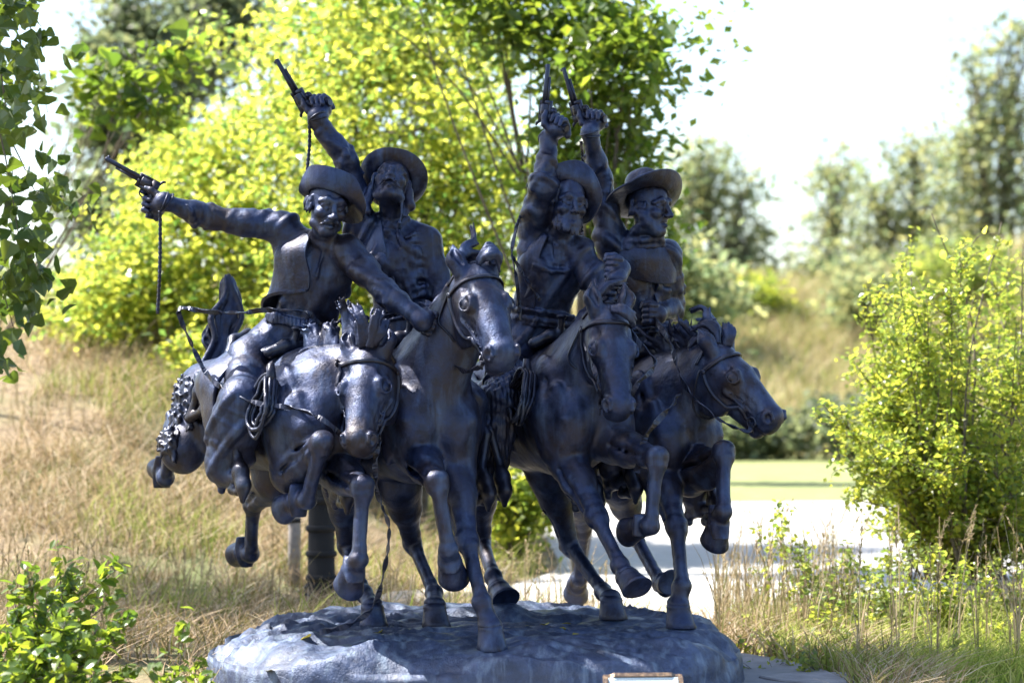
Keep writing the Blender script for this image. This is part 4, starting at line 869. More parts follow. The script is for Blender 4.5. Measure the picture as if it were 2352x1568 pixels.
# ---------------------------------------------------------------- the cast base
def base():
    cx, cy = -0.17, -0.26; n = 300; hoofs = [q for H in (H2, H3, H4) for q in H.hooves if q[2] < 0.40 and q[1] < 1.0]
    ph = np.linspace(0, 2*np.pi, n, endpoint=False); c, s = np.cos(ph), np.sin(ph); ex = 3.0
    r = 1/((np.abs(c)/1.40)**ex+(np.abs(s)/1.30)**ex)**(1/ex)
    r = r*(1+0.045*wob(c*2, s*2, c*0, 2.2, 5)+0.030*wob(c*2, s*2, c*0, 7, 6)+0.012*wob(c*2, s*2, c*0, 17, 7))
    V_, F_ = [], []; ins = np.concatenate([np.linspace(0.02, 0.90, 70), [0.93, 0.955, 0.975]])
    for q in ins: V_.append(np.stack([cx+c*r*q, cy+s*r*q, np.full(n, 0.288-0.05*max(0, (q-0.88)/0.1)**2)], 1))
    for k, (q, z) in enumerate(((0.99, 0.215), (1.0, 0.18), (1.008, 0.14), (1.012, 0.10), (1.014, 0.06), (1.015, 0.02), (1.015, -0.04), (1.015, -0.12))): V_.append(np.stack([cx+c*r*q, cy+s*r*q, np.full(n, z)], 1))
    V_ = np.concatenate(V_); X, Y, Z = V_.T
    rip = 1-np.abs(wob(X*0.75, Y*1.5, Z*0, 11, 8, 4)); rip2 = 1-np.abs(wob(X*0.7, Y*1.6, Z*0.5, 26, 9, 5)); fine = wob(X, Y, Z, 55, 12, 7)
    hh = 0.085*(rip-0.72)+0.058*(rip2-0.72)+0.011*fine+0.020*wob(X, Y, Z*0, 4, 14); hh = hh*(1+0.5*sstep(-0.4, -1.1, X))-0.10*sstep(-1.0, -1.6, X)-0.05*sstep(0.9, 1.2, X)
    damp = np.ones(len(V_)); tgt = np.zeros(len(V_))
    for q in hoofs:
        d = np.hypot(X-q[0], Y-q[1]); w = np.clip(1.6-d/0.11, 0, 1); damp = np.minimum(damp, 1-w); tgt = np.where(w > 0, np.maximum(tgt, w*(q[2]-0.288)), tgt)
    tops = Z > 0.2
    V_[:, 2] += np.where(tops, hh*damp+tgt, 0)
    rad = np.stack([X-cx, Y-cy, 0*X], 1); rad /= np.linalg.norm(rad, axis=1)[:, None]+1e-9
    V_ += rad*(np.where(Z < 0.27, 0.045*wob(X, Y, Z*1.5, 8, 21)+0.022*(0.5-np.abs(wob(X, Y, Z*1.6, 22, 22)))+0.008*wob(X, Y, Z, 55, 23), 0))[:, None]
    m = len(V_)//n; a = np.arange(n); b = (a+1) % n
    F_ = np.concatenate([np.stack([i*n+a, (i+1)*n+a, (i+1)*n+b, i*n+b], 1) for i in range(m-1)])
    o = mesh_np('base', V_, F_, BRB, statue); o['label'] = 'rough rock-like bronze ground slab under the hooves'
    return o
base()
# ---------------------------------------------------------------- the setting
def gx(px, dist): return (px-1176)/FPX*dist
def gz(py, dist): return CAMZ-(py-900)/FPX*dist
def sstep(a, b, x): t = np.clip((x-a)/(b-a), 0, 1); return t*t*(3-2*t)
def terrain(x, y):
    x = np.asarray(x, float); y = np.asarray(y, float)
    left = 2.75*sstep(1.8, 14.5, y+0.15*x)*sstep(0.0, -3.6, x+0.02*y)+0.4*sstep(15, 40, y)*sstep(4, -6, x)
    berm = (4.4+0.10*x+0.9*wob(x, 0.6*y, 0*x, 0.42, 17, 4)+0.35*wob(x, y, 0*x, 1.3, 18, 4))*sstep(43.5, 64, y)*sstep(-6, 3, x)
    n = 0.05*wob(x, y, 0*x, 1.3, 3)*sstep(1.5, 4, np.hypot(x+.2, y+.3)-1.2)
    flat = sstep(2.3, 4.0, np.hypot(x+0.2, y+0.3))
    inpath = sstep(0.0, 1.5, np.abs(x-2.5)-2.0)
    return np.maximum(left, berm)+n*flat*np.where((y > 2) & (y < 45) & (x > 0), 0.0, 1.0)-0.01
def ground_mat():
    m, t, N = new_mat('earth_and_dry_grass'); L = t.links.new; out = N('OutputMaterial'); b = N('BsdfPrincipled'); geo = N('NewGeometry'); L(b.outputs[0], out.inputs[0])
    n1 = N('TexNoise', in_Scale=0.55, in_Detail=7.0, in_Roughness=0.6); n2 = N('TexNoise', in_Scale=9.0, in_Detail=9.0, in_Roughness=0.7)
    for n in (n1, n2): L(geo.outputs['Position'], n.inputs['Vector'])
    r1_ = ramp(t, [(0.3, (0.105, 0.075, 0.045)), (0.5, (0.20, 0.145, 0.085)), (0.72, (0.30, 0.235, 0.13))]); L(n2.outputs[0], r1_.inputs[0])
    r2_ = ramp(t, [(0.45, (0, 0, 0)), (0.62, (1, 1, 1))]); L(n1.outputs[0], r2_.inputs[0])
    mx = N('MixRGB'); mx.inputs[2].default_value = (0.12, 0.135, 0.045, 1); L(r2_.outputs[0], mx.inputs[0]); L(r1_.outputs[0], mx.inputs[1]); L(mx.outputs[0], b.inputs['Base Color'])
    b.inputs['Roughness'].default_value = 0.95; bp = N('Bump', in_Strength=0.9, in_Distance=0.06); L(n2.outputs[0], bp.inputs['Height']); L(bp.outputs[0], b.inputs['Normal']); return m
def plain_mat(name, stops, scale=6.0, rough=0.85, bump=0.3, dist=0.01, detail=8.0):
    m, t, N = new_mat(name); L = t.links.new; out = N('OutputMaterial'); b = N('BsdfPrincipled'); geo = N('NewGeometry'); L(b.outputs[0], out.inputs[0])
    n = N('TexNoise', in_Scale=scale, in_Detail=detail, in_Roughness=0.65); L(geo.outputs['Position'], n.inputs['Vector']); r_ = ramp(t, stops); L(n.outputs[0], r_.inputs[0]); L(r_.outputs[0], b.inputs['Base Color'])
    b.inputs['Roughness'].default_value = rough; bp = N('Bump', in_Strength=bump, in_Distance=dist); L(n.outputs[0], bp.inputs['Height']); L(bp.outputs[0], b.inputs['Normal']); return m
GM = ground_mat()
xs = np.concatenate([np.linspace(-60, -8, 30), np.linspace(-7.5, 9, 90), np.linspace(10, 70, 34)]); ys = np.concatenate([np.linspace(-14, 2, 40), np.linspace(2.3, 24, 80), np.linspace(25, 75, 60), np.linspace(78, 400, 16)])
XX, YY = np.meshgrid(xs, ys, indexing='ij'); ZZ = terrain(XX, YY); nx, ny = XX.shape; ii = np.arange(nx*ny).reshape(nx, ny)
FQ = np.stack([ii[:-1, :-1].ravel(), ii[1:, :-1].ravel(), ii[1:, 1:].ravel(), ii[:-1, 1:].ravel()], 1)
struct(mesh_np('ground', np.stack([XX.ravel(), YY.ravel(), ZZ.ravel()], 1), FQ, GM))
CONC = plain_mat('pale_concrete', [(0.3, (0.30, 0.29, 0.275)), (0.7, (0.43, 0.42, 0.40))], 5.0, 0.9, 0.25)
PAD = plain_mat('grey_concrete', [(0.3, (0.15, 0.15, 0.16)), (0.7, (0.23, 0.23, 0.24))], 5.0, 0.9, 0.3)
LAWN = plain_mat('mown_grass', [(0.25, (0.11, 0.14, 0.04)), (0.55, (0.19, 0.21, 0.07)), (0.8, (0.30, 0.28, 0.13))], 1.6, 0.95, 0.8, 0.05, 12.0)
def sheet(name, pts, z, mat, skirt=0.12):
    """flat slab with a real edge; pts counter-clockwise"""
    n = len(pts); v = [(x, y, z) for x, y in pts]+[(x, y, z-skirt) for x, y in pts]
    f = [list(range(n))]+[[i, i+n, (i+1) % n+n, (i+1) % n] for i in range(n)]
    return struct(mesh_np(name, v, f, mat, smooth=False))
def gp(px, py): d = CAMZ*FPX/(py-900.0); return (gx(px, d), d-13)
smooth2 = lambda P, n=8: [(p[0], p[1]) for p in bez([np.array([a, b, 0]) for a, b in P], n)]
lawn = [gp(1150, 1165), gp(2700, 1165), gp(2700, 1043), gp(1400, 1043), gp(1150, 1060)]; sheet('lawn', lawn, 0.006, LAWN)
le = smooth2([gp(930, 1425), gp(1000, 1392), gp(1180, 1345), gp(1280, 1305), gp(1262, 1250), gp(1240, 1200), gp(1330, 1158)]); re = smooth2([gp(2000, 1152), gp(2700, 1149), gp(2900, 1270), gp(2350, 1325), gp(1900, 1395), gp(1650, 1440)])
sheet('path', [p for p in le[::-1]]+[p for p in re[::-1]], 0.014, CONC)
ang = np.linspace(0, 2*np.pi, 48, endpoint=False); sheet('statue_pad', [(0.10+1.64*math.cos(a)*(1+0.02*math.sin(5*a)), -0.6+2.25*math.sin(a)) for a in ang], 0.022, PAD)
small = [gp(1690, 1140), gp(1790, 1142), gp(1760, 1122), gp(1690, 1112)]; pass

# ---------------------------------------------------------------- foliage helpers
def leaf_mat(name, col, trans, rough=0.45, var=0.35, tw=0.5):
    m, t, N = new_mat(name); L = t.links.new; out = N('OutputMaterial'); geo = N('NewGeometry')
    def vary(c):
        r_ = ramp(t, [(0.0, (c[0]*(1-1.25*var), c[1]*(1-0.8*var), c[2]*(1-var*0.5))), (0.55, c), (1.0, (min(1, c[0]*(1+var*1.5)), min(1, c[1]*(1+var*0.8)), c[2]*(1+var*0.3)))]); L(geo.outputs['Random Per Island'], r_.inputs[0]); return r_
    b = N('BsdfPrincipled'); b.inputs['Roughness'].default_value = rough; b.inputs['Specular IOR Level'].default_value = 0.45; L(vary(col).outputs[0], b.inputs['Base Color'])
    tr = N('BsdfTranslucent'); L(vary(trans).outputs[0], tr.inputs[0]); mx = N('MixShader', i0=tw); L(b.outputs[0], mx.inputs[1]); L(tr.outputs[0], mx.inputs[2]); L(mx.outputs[0], out.inputs[0]); return m
def rand_frames(n, rs, up=0.5):
    nr = rs.normal(size=(n, 3)); nr[:, 2] = np.abs(nr[:, 2])*(1+up)+up*0.4; nr /= np.linalg.norm(nr, axis=1)[:, None]
    t = rs.normal(size=(n, 3)); t -= nr*(t*nr).sum(1)[:, None]; t /= np.linalg.norm(t, axis=1)[:, None]; return t, np.cross(nr, t), nr
SHAPES = {   # outline half-widths along the leaf: (position, half width)
    'oval': [(0, 0.0), (0.22, 0.24), (0.5, 0.33), (0.8, 0.18), (1.0, 0.0)],
    'heart': [(0, 0.0), (0.02, 0.36), (0.25, 0.50), (0.6, 0.30), (1.0, 0.0)],
    'lance': [(0, 0.0), (0.5, 0.17), (1.0, 0.0)],
    'kite': [(0, 0.0), (0.42, 0.34), (1.0, 0.0)]}
def leaves(C, size, rs, shape='kite', up=0.5, frames=None, fold=0.12):
    """leaf blades as folded strips: (verts, quads)"""
    n = len(C); T, B, N_r = frames if frames is not None else rand_frames(n, rs, up); sh = SHAPES[shape]; m = len(sh)
    s = np.asarray(size)*np.ones(n); V_ = []
    if shape == 'kite':
        q = lambda a, w, z: C+T*(s*(a-0.4))[:, None]+B*(s*w)[:, None]+N_r*(s*z)[:, None]
        V_ = np.stack([q(0, 0, 0), q(0.45, 0.36, 0.08), q(1.0, 0, -0.08), q(0.42, -0.36, 0.08)], 1).reshape(-1, 3); return V_, np.arange(4*n).reshape(n, 4)
    for a, w in sh:
        p = C+T*(s*(a-0.4))[:, None]-N_r*(s*0.10*a*a)[:, None]
        V_ += [p-B*(s*w)[:, None]+N_r*(s*fold*w*2)[:, None], p, p+B*(s*w)[:, None]+N_r*(s*fold*w*2)[:, None]]
    V_ = np.stack(V_, 1).reshape(-1, 3); F_ = []
    for i in range(m-1):
        for j in (0, 1):
            q = np.array([3*i+j, 3*i+j+1, 3*i+j+4, 3*i+j+3]); F_.append(np.arange(n)[:, None]*(3*m)+q[None, :])
    return V_, np.concatenate(F_)
def weld_free(V_, F_): return V_, F_
def crown_pts(c, r, nclump, per, spread, rs, shell=0.55):
    d = rs.normal(size=(nclump, 3)); d /= np.linalg.norm(d, axis=1)[:, None]; k = (shell+(1-shell)*rs.rand(nclump))**0.8
    k = k*(1+0.30*np.sin(d[:, 0]*5.1+rs.rand()*6)*np.sin(d[:, 2]*4.3+rs.rand()*6)+0.18*np.sin(d[:, 0]*9+d[:, 2]*8+rs.rand()*6))
    cl = np.asarray(c)+d*k[:, None]*np.asarray(r)*(1+0.16*np.clip(rs.normal(size=nclump), -1.5, 1.2))[:, None]
    P = np.repeat(cl, per, 0)+rs.normal(size=(nclump*per, 3))*spread*np.array([1, 1, 0.75]); return cl, P
BARK = plain_mat('bark', [(0.3, (0.07, 0.055, 0.04)), (0.7, (0.17, 0.14, 0.11))], 14, 0.95, 0.8, 0.02)
def tree(name, label, base, crowns, leafmat, size, per, nclump, spread, seed, shape='kite', trunk_r=0.12, group=None, stems=1, limbs=14, up=0.5, cat='tree', twig_r=0.012, extra=None, low=0.34):
    rs = np.random.RandomState(seed); o = empty(name, base); bx = np.asarray(base, float); mb = MB(); allP = []
    for ci, (c, r) in enumerate(crowns):
        k = max(6, int(nclump*np.prod(r)**0.5/ sum(np.prod(q[1])**0.5 for q in crowns))); cl, P = crown_pts(c, r, k, per, spread, rs); allP.append(P)
        for s in range(stems if ci == 0 else 1):
            top = np.asarray(c)+np.array([rs.uniform(-.4, .4)*r[0], rs.uniform(-.3, .3)*r[1], r[2]*0.5]); st = bx+np.array([rs.uniform(-.15, .15), rs.uniform(-.1, .1), -0.2])*(stems > 1)
            mid = (st+top)/2+np.array([rs.uniform(-.2, .2), rs.uniform(-.2, .2), 0])*r[0]*0.4; T = bez([st-bx, mid-bx, top-bx], 5); mb.tube(T, [trunk_r*(1-0.85*i/(len(T)-1)) for i in range(len(T))], 8)
            for q in cl[rs.permutation(len(cl))[:limbs]]:
                a = T[rs.randint(int(len(T)*low), len(T)-1)]; e = q-bx; m = (a+e)/2+rs.normal(size=3)*0.06*np.linalg.norm(e-a)+np.array([0, 0, 0.08*np.linalg.norm(e-a)]); mb.tube(bez([a, m, e], 4), [twig_r*(2.4-1.9*i/8) for i in range(9)], 5)
    P = np.concatenate(allP)
    if extra is not None: P = np.concatenate([P, extra])
    sz = size*np.exp(0.32*rs.normal(size=len(P))); V_, F_ = leaves(P-bx, sz, rs, shape, up); mb.build('trunk', BARK, o); mesh_np('crown', V_, F_, leafmat, o, smooth=False)
    tag(o, label, cat, group); return o
YEL = leaf_mat('sunlit_yellow_green_leaf', (0.125, 0.155, 0.036), (0.62, 0.68, 0.11), rough=0.28, var=0.55, tw=0.58)
COT2 = leaf_mat('shaded_cottonwood_leaf', (0.060, 0.100, 0.024), (0.27, 0.38, 0.035), rough=0.35, tw=0.48)
COT = leaf_mat('cottonwood_leaf', (0.040, 0.070, 0.018), (0.17, 0.25, 0.025), rough=0.38, tw=0.36)
FAR = leaf_mat('far_olive_leaf', (0.105, 0.125, 0.066), (0.42, 0.47, 0.21), tw=0.58, var=0.35)  # sage olive, paled in the leaf colour to stand in for distance haze
FARD = leaf_mat('far_dark_leaf', (0.085, 0.105, 0.060), (0.25, 0.30, 0.14), tw=0.52, var=0.25)
SHR = leaf_mat('shrub_leaf', (0.100, 0.135, 0.028), (0.52, 0.60, 0.08), rough=0.32, tw=0.55)
ELM = leaf_mat('elm_leaf', (0.060, 0.105, 0.024), (0.34, 0.46, 0.04), rough=0.38, tw=0.42)
WEED = leaf_mat('weed_leaf', (0.110, 0.145, 0.040), (0.44, 0.52, 0.10), tw=0.55)
zt = lambda x, y: float(terrain(x, y))
def cr(px, py, rx, ry, dist, depth=None):
    k = dist/FPX; return ((gx(px, dist), dist-13, gz(py, dist)), (rx*k, (depth if depth else min(rx, ry))*k, ry*k))

# tree whose crown hangs over the statue; only its drooping branches reach into the picture at the left
def cottonwood_left():
    rs = np.random.RandomState(41); base = (-7.6, 2.4, zt(-7.6, 2.4)); P = []
    drop = []
    for x0, y0, x1, y1, n in ((-40, -80, 60, 560, 30), (-60, 0, 40, 330, 22), (40, -60, 100, 250, 14), (-20, 560, 90, 640, 12), (-30, 640, 60, 760, 12), (-20, 800, 15, 850, 4), (80, 330, 110, 480, 5)):
        for i in range(n):
            t = rs.rand(); d = rs.uniform(13.6, 15.2); q = np.array([gx(x0+(x1-x0)*t+rs.normal()*24, d), d-13, gz(y0+(y1-y0)*t+rs.normal()*26, d)]); drop.append(q)
    drop = np.array(drop)[rs.permutation(len(drop))[:62]]; P = np.repeat(drop, 11, 0)+rs.normal(size=(len(drop)*11, 3))*0.085
    return base, drop, P
cbase, cdrop, cP = cottonwood_left()
canopy = [((-3.2, 0.55, 6.9), (1.0, 0.85, 0.7)), ((-2.2, 0.60, 7.1), (1.2, 0.95, 0.8)), ((-1.3, 0.50, 6.8), (1.0, 0.95, 0.7)), ((-3.9, 0.75, 6.8), (0.5, 0.6, 0.5)), ((-6.4, 4.2, 6.6), (1.2, 1.4, 1.4))]
tl = tree('cottonwood_tree', 'cottonwood with heart-shaped leaves drooping in at the left edge of the picture', cbase, canopy, COT, 0.095, 26, 330, 0.20, 42, 'heart', 0.20, limbs=26, twig_r=0.012, low=0.72)
# drooping twigs with leaves picked apart one by one
mb = MB(); bb = np.array(cbase)
for (px0, py0, px1, py1, d) in ((-90, -160, 45, 560, 14.3), (-120, 60, 60, 640, 14.0), (-60, -150, 110, 260, 14.8), (-140, 300, 100, 480, 14.4), (-150, 520, 40, 780, 14.1)):
    a = np.array([gx(px0, d)-0.2, d-13, gz(py0, d)+0.3])-bb; e = np.array([gx(px1, d), d-13, gz(py1, d)])-bb; mb.tube(bez([a, (a+e)/2+np.array([0.12, 0, 0.15]), e], 6), [0.012*(1-0.8*i/12) for i in range(13)], 6)
mb.build('twig', BARK, tl)
def single_leaves(parent, P, size, rs, shape, mat, off, nmax=300, up=0.2, hang=False, name='leaf', restname='foliage'):
    """the largest leaves as parts of their own (shared meshes), the rest joined"""
    V0, F0 = leaves(np.zeros((1, 3)), 1.0, rs, shape, frames=(np.array([[1., 0, 0]]), np.array([[0, 1., 0]]), np.array([[0, 0, 1.]])))
    protos = []
    for k in range(4):
        Vk = V0.copy(); Vk[:, 2] += 0.06*np.sin(Vk[:, 0]*5+k)+0.05*k*Vk[:, 1]**2; me = bpy.data.meshes.new(name); me.from_pydata(Vk.tolist(), [], F0.tolist()); me.materials.append(mat); protos.append(me)
    T, B, N_r = rand_frames(len(P), rs, up)
    if hang: T = T*0.6+np.array([0, 0, -1.0]); T /= np.linalg.norm(T, axis=1)[:, None]; B = np.cross(N_r, T); B /= np.linalg.norm(B, axis=1)[:, None]; N_r = np.cross(T, B)
    idx = rs.permutation(len(P)); sz = size*(0.65+0.6*rs.rand(len(P)))
    for i in idx[:nmax]:
        o = bpy.data.objects.new(name, protos[i % 4]); M = Matrix(((T[i, 0], B[i, 0], N_r[i, 0], 0), (T[i, 1], B[i, 1], N_r[i, 1], 0), (T[i, 2], B[i, 2], N_r[i, 2], 0), (0, 0, 0, 1)))
        o.matrix_local = Matrix.Translation(Vector(P[i]-off)) @ M @ Matrix.Scale(float(sz[i]), 4); COL.objects.link(o); o.parent = parent
    r_ = idx[nmax:]
    if len(r_):
        V_, F_ = leaves(P[r_]-off, sz[r_], rs, shape, frames=(T[r_], B[r_], N_r[r_])); o = mesh_np(restname, V_, F_, mat, parent, smooth=False); o['kind'] = 'stuff'
single_leaves(tl, cP, 0.098, np.random.RandomState(5), 'heart', COT, bb, up=-0.2)

# trees behind the statue
tree('yellow_green_tree', 'sunlit yellow-green bushy tree behind the leftmost rider and the raised arm', (gx(560, 24.5), 11.5, zt(gx(560, 24.5), 11.5)), [cr(470, 600, 300, 260, 24.5), cr(330, 700, 220, 150, 24), cr(640, 420, 230, 260, 25), cr(420, 400, 130, 110, 25)], YEL, 0.068, 34, 800, 0.14, 51, 'kite', 0.045, stems=3, limbs=16, twig_r=0.006)
tree('yellow_green_tree', 'tall sunlit yellow-green tree between the two pairs of raised revolvers', (gx(950, 23), 10.0, zt(gx(950, 23), 10.0)), [cr(900, 330, 300, 280, 23), cr(780, 110, 230, 160, 24), cr(1060, 500, 200, 220, 22.5), cr(1000, 120, 200, 140, 24), cr(800, 620, 160, 160, 23)], YEL, 0.066, 34, 960, 0.14, 52, 'kite', 0.045, stems=3, limbs=16, twig_r=0.006)
ex = []
rs = np.random.RandomState(8)
for x0, y0, x1, y1, n in ((1480, 60, 1715, 5, 34), (1500, 130, 1560, 260, 16), (1450, 20, 1600, 90, 26)):
    for i in range(n): t = rs.rand(); d = rs.uniform(19, 20); ex.append([gx(x0+(x1-x0)*t+rs.normal()*14, d), d-13, gz(y0+(y1-y0)*t+rs.normal()*14, d)])
tree('cottonwood_tree', 'dark green broad-leaved tree above and behind the two right-hand riders', (gx(1330, 20), 7.0, zt(gx(1330, 20), 7.0)), [cr(1240, 30, 290, 130, 20), cr(1400, 150, 150, 150, 19.5), cr(1370, 370, 150, 150, 20), cr(1460, 560, 110, 180, 20.5), cr(1150, -90, 400, 120, 20.5)], COT2, 0.095, 20, 480, 0.14, 53, 'kite', 0.05, stems=1, limbs=9, twig_r=0.006, extra=np.array(ex))
tree('cottonwood_tree', 'sparse leafy branches in front of the dark tree at top left', (gx(-90, 22), 9.0, zt(gx(-90, 22), 9.0)), [cr(330, 250, 110, 50, 20), cr(230, 190, 90, 50, 20), cr(420, 150, 80, 40, 20)], COT2, 0.10, 9, 40, 0.14, 57, 'heart', 0.014, stems=1, limbs=5, twig_r=0.003)
tree('far_tree', 'blurred dark tree rising behind at the top left', (gx(330, 40), 27.0, zt(gx(330, 40), 27.0)), [cr(330, 140, 140, 170, 40), cr(270, 320, 80, 80, 40), cr(480, 60, 120, 120, 41), cr(210, 490, 60, 90, 39)], FARD, 0.14, 34, 300, 0.26, 54, 'kite', 0.14, limbs=30)
for k, (lab, px, crs, d, mat, n) in enumerate((
    ('blurred olive tree just right of the rightmost rider', 1660, [(1620, 400, 70, 100), (1700, 500, 70, 120), (1570, 520, 100, 150), (1680, 620, 110, 90)], 78, FAR, 170),
    ('small slender far tree alone against the sky', 1915, [(1915, 400, 42, 70), (1905, 520, 45, 80)], 84, FAR, 50),
    ('far olive tree left of the tall one at the right edge', 2090, [(2090, 370, 60, 90), (2020, 480, 70, 80), (2140, 500, 80, 90), (2000, 590, 90, 60), (2160, 590, 90, 60)], 82, FAR, 160),
    ('tallest far tree at the right edge of the picture', 2290, [(2250, 210, 80, 120), (2340, 360, 110, 170), (2220, 400, 90, 130), (2340, 80, 50, 70), (2290, 540, 130, 110)], 78, FAR, 230))):
    x = gx(px, d); tree('far_tree', lab, (x, d-13, zt(x, d-13)), [cr(a, b, c, e, d) for a, b, c, e in crs], mat, 0.20, 24, int(n*1.15), 0.44, 60+k, 'kite', 0.12, group='trees along the far bank', limbs=30, twig_r=0.02)
# bushes on the far bank and at the foot of the trees
bush_spec = [('yellow-green bush on the far bank right of the rider', 1720, 700, 80, 55, 70, SHR, 60), ('low olive bush on the far bank under the slender tree', 1900, 640, 110, 40, 76, FAR, 60), ('bush on the far bank left of the right-hand shrub', 2060, 640, 120, 45, 76, FAR, 70),
    ('dark bush at the lawn edge behind the shrub', 1980, 985, 190, 45, 54, FARD, 110), ('brown-green bush at the foot of the far bank', 1720, 1000, 110, 34, 54, FARD, 70), ('olive bush on the bank crest right of the rider', 1650, 680, 60, 60, 66, FAR, 50), ('grey-green bush at the bank crest near the right-hand shrub', 1990, 690, 80, 60, 68, FAR, 60), ('green bush under the tallest far tree', 2200, 640, 120, 70, 66, WEED, 80), ('olive bush behind the rightmost rider', 1570, 740, 60, 150, 40, FAR, 90),
    ('green bush between the legs of the two middle horses', 1190, 1150, 80, 110, 20.5, SHR, 60), ('yellow-green bush behind the third horse', 1080, 800, 200, 120, 21.5, YEL, 110), ('low yellow-green bush at the top of the dry slope', 240, 760, 190, 70, 25, YEL, 110), ('low bush left of the leaping horse on the slope', 560, 830, 180, 90, 23, YEL, 110), ('bush filling the gap under the yellow-green trees', 760, 900, 200, 100, 23, YEL, 100), ('bush at far left beyond the slope', 60, 690, 120, 80, 28, WEED, 60)]
for k, (lab, px, py, rx, ry, d, mat, n) in enumerate(bush_spec):
    c, r_ = cr(px, py, rx, ry, d); x = c[0]; yb = c[1]; z0 = min(zt(x, yb), c[2]-r_[2]*0.6)
    tree('bush', lab, (x, yb, z0), [(c, (r_[0], r_[0]*0.7, r_[2]))], mat, 0.075 if d < 30 else 0.17, 34, n, 0.14 if d < 30 else 0.34, 80+k, 'kite', 0.02, group='bushes', stems=3, limbs=14, cat='bush')
# ---------------------------------------------------------------- grasses
def blade_mat(name, stops, tw=0.35):
    m, t, N = new_mat(name); L = t.links.new; out = N('OutputMaterial'); geo = N('NewGeometry'); b = N('BsdfDiffuse'); tr = N('BsdfTranslucent'); r_ = ramp(t, stops); L(geo.outputs['Random Per Island'], r_.inputs[0])
    L(r_.outputs[0], b.inputs[0]); L(r_.outputs[0], tr.inputs[0]); mx = N('MixShader', i0=tw); L(b.outputs[0], mx.inputs[1]); L(tr.outputs[0], mx.inputs[2]); L(mx.outputs[0], out.inputs[0]); return m
STRAW = blade_mat('straw_grass', [(0.0, (0.16, 0.17, 0.045)), (0.22, (0.22, 0.17, 0.075)), (0.5, (0.39, 0.28, 0.165)), (0.8, (0.54, 0.42, 0.29)), (1.0, (0.66, 0.56, 0.43))])
GREENG = blade_mat('green_grass', [(0.0, (0.14, 0.19, 0.035)), (0.6, (0.30, 0.35, 0.08)), (1.0, (0.50, 0.44, 0.20))])
GREENY = blade_mat('yellow_green_grass', [(0.0, (0.17, 0.23, 0.04)), (0.6, (0.36, 0.42, 0.09)), (1.0, (0.52, 0.48, 0.20))], 0.5)
REED = blade_mat('dry_reed_grass', [(0.0, (0.20, 0.21, 0.08)), (0.35, (0.30, 0.23, 0.13)), (0.8, (0.46, 0.36, 0.23)), (1.0, (0.50, 0.42, 0.30))])
RUST = blade_mat('rusty_dry_grass', [(0.0, (0.22, 0.26, 0.07)), (0.35, (0.36, 0.36, 0.13)), (0.6, (0.46, 0.34, 0.20)), (0.8, (0.50, 0.42, 0.25)), (1.0, (0.56, 0.52, 0.33))])
def blades(name, P, h, w, lean, rs, mat, wind=(0.15, 0.0), seg=3):
    n = len(P); a = rs.rand(n)*6.283; d = np.stack([np.cos(a), np.sin(a), 0*a], 1)*(lean*rs.rand(n)**0.7)[:, None]+np.array([wind[0], wind[1], 0]); sd = np.stack([-np.sin(a+1), np.cos(a+1), 0*a], 1)
    hh = h*(0.5+0.8*rs.rand(n)); V_ = []
    for i in range(seg+1):
        t = i/seg; c = P+np.array([0, 0, 1.0])*(hh*t*(1-0.25*t*lean))[:, None]+d*(hh*t**1.8)[:, None]; ww = (w*(1-0.85*t))[:, None] if not np.isscalar(w) else w*(1-0.85*t)
        V_ += [c-sd*ww, c+sd*ww]
    V_ = np.stack(V_, 1).reshape(-1, 3); k = 2*(seg+1); F_ = np.concatenate([np.arange(n)[:, None]*k+np.array([2*i, 2*i+1, 2*i+3, 2*i+2])[None, :] for i in range(seg)])
    o = mesh_np(name, V_, F_, mat, smooth=False); o['kind'] = 'stuff'; return o
def scatter(n, x0, x1, y0, y1, rs, keep=None):
    x, y = rs.uniform(x0, x1, n), rs.uniform(y0, y1, n)
    if keep is not None: m = keep(x, y, rs); x, y = x[m], y[m]
    return np.stack([x, y, terrain(x, y)-0.02], 1)
rs = np.random.RandomState(3)
lp = np.array([p for p in le])
def off_path(x, y, rs):
    ex = np.interp(y, lp[:, 1], lp[:, 0]); return ((x < ex-0.12) | (y > 34) | (y < lp[0, 1])) & (np.hypot((x-0.10)/1.66, (y+0.6)/2.28) > 1) & ~((x > ex) & (y > lp[0, 1]))
clump = lambda x, y, s: wob(x, y, 0*x, 2.2, s, 6)
P = scatter(140000, -7.5, 2.2, -1.6, 22, rs, lambda x, y, r: off_path(x, y, r) & (np.abs(x) < 1.6+0.25*(y+13)) & (r.rand(len(x)) < 0.42+0.45*(y < 4.5)+1.5*clump(x, y, 2)+0.7*wob(x, y, 0*x, 7, 6, 5)))
g1 = blades('dry_grass', P, 0.29, 0.0065, 1.25, rs, STRAW, (0.22, -0.05)); g1['label'] = 'dry straw-coloured grass covering the slope behind and left of the statue'; g1['category'] = 'dry grass'
P = scatter(30000, -7.0, 1.5, 1.6, 18, rs, lambda x, y, r: off_path(x, y, r) & (clump(x, y, 9)+0.4*wob(x, y, 0*x, 6, 7, 4) > 0.16))
g2 = blades('green_grass', P, 0.34, 0.007, 0.6, rs, GREENG, (0.15, 0)); g2['label'] = 'green grass tufts mixed into the dry slope'; g2['category'] = 'grass'
P = scatter(52000, 0, 26, 43.5, 64, rs, lambda x, y, r: np.abs(x) < 0.25*(y+13)); 
g3 = blades('bank_grass', P, 0.75, 0.026, 0.7, rs, RUST, (0.1, 0), 2); g3['label'] = 'rusty dry grass on the far bank beyond the lawn'; g3['category'] = 'dry grass'
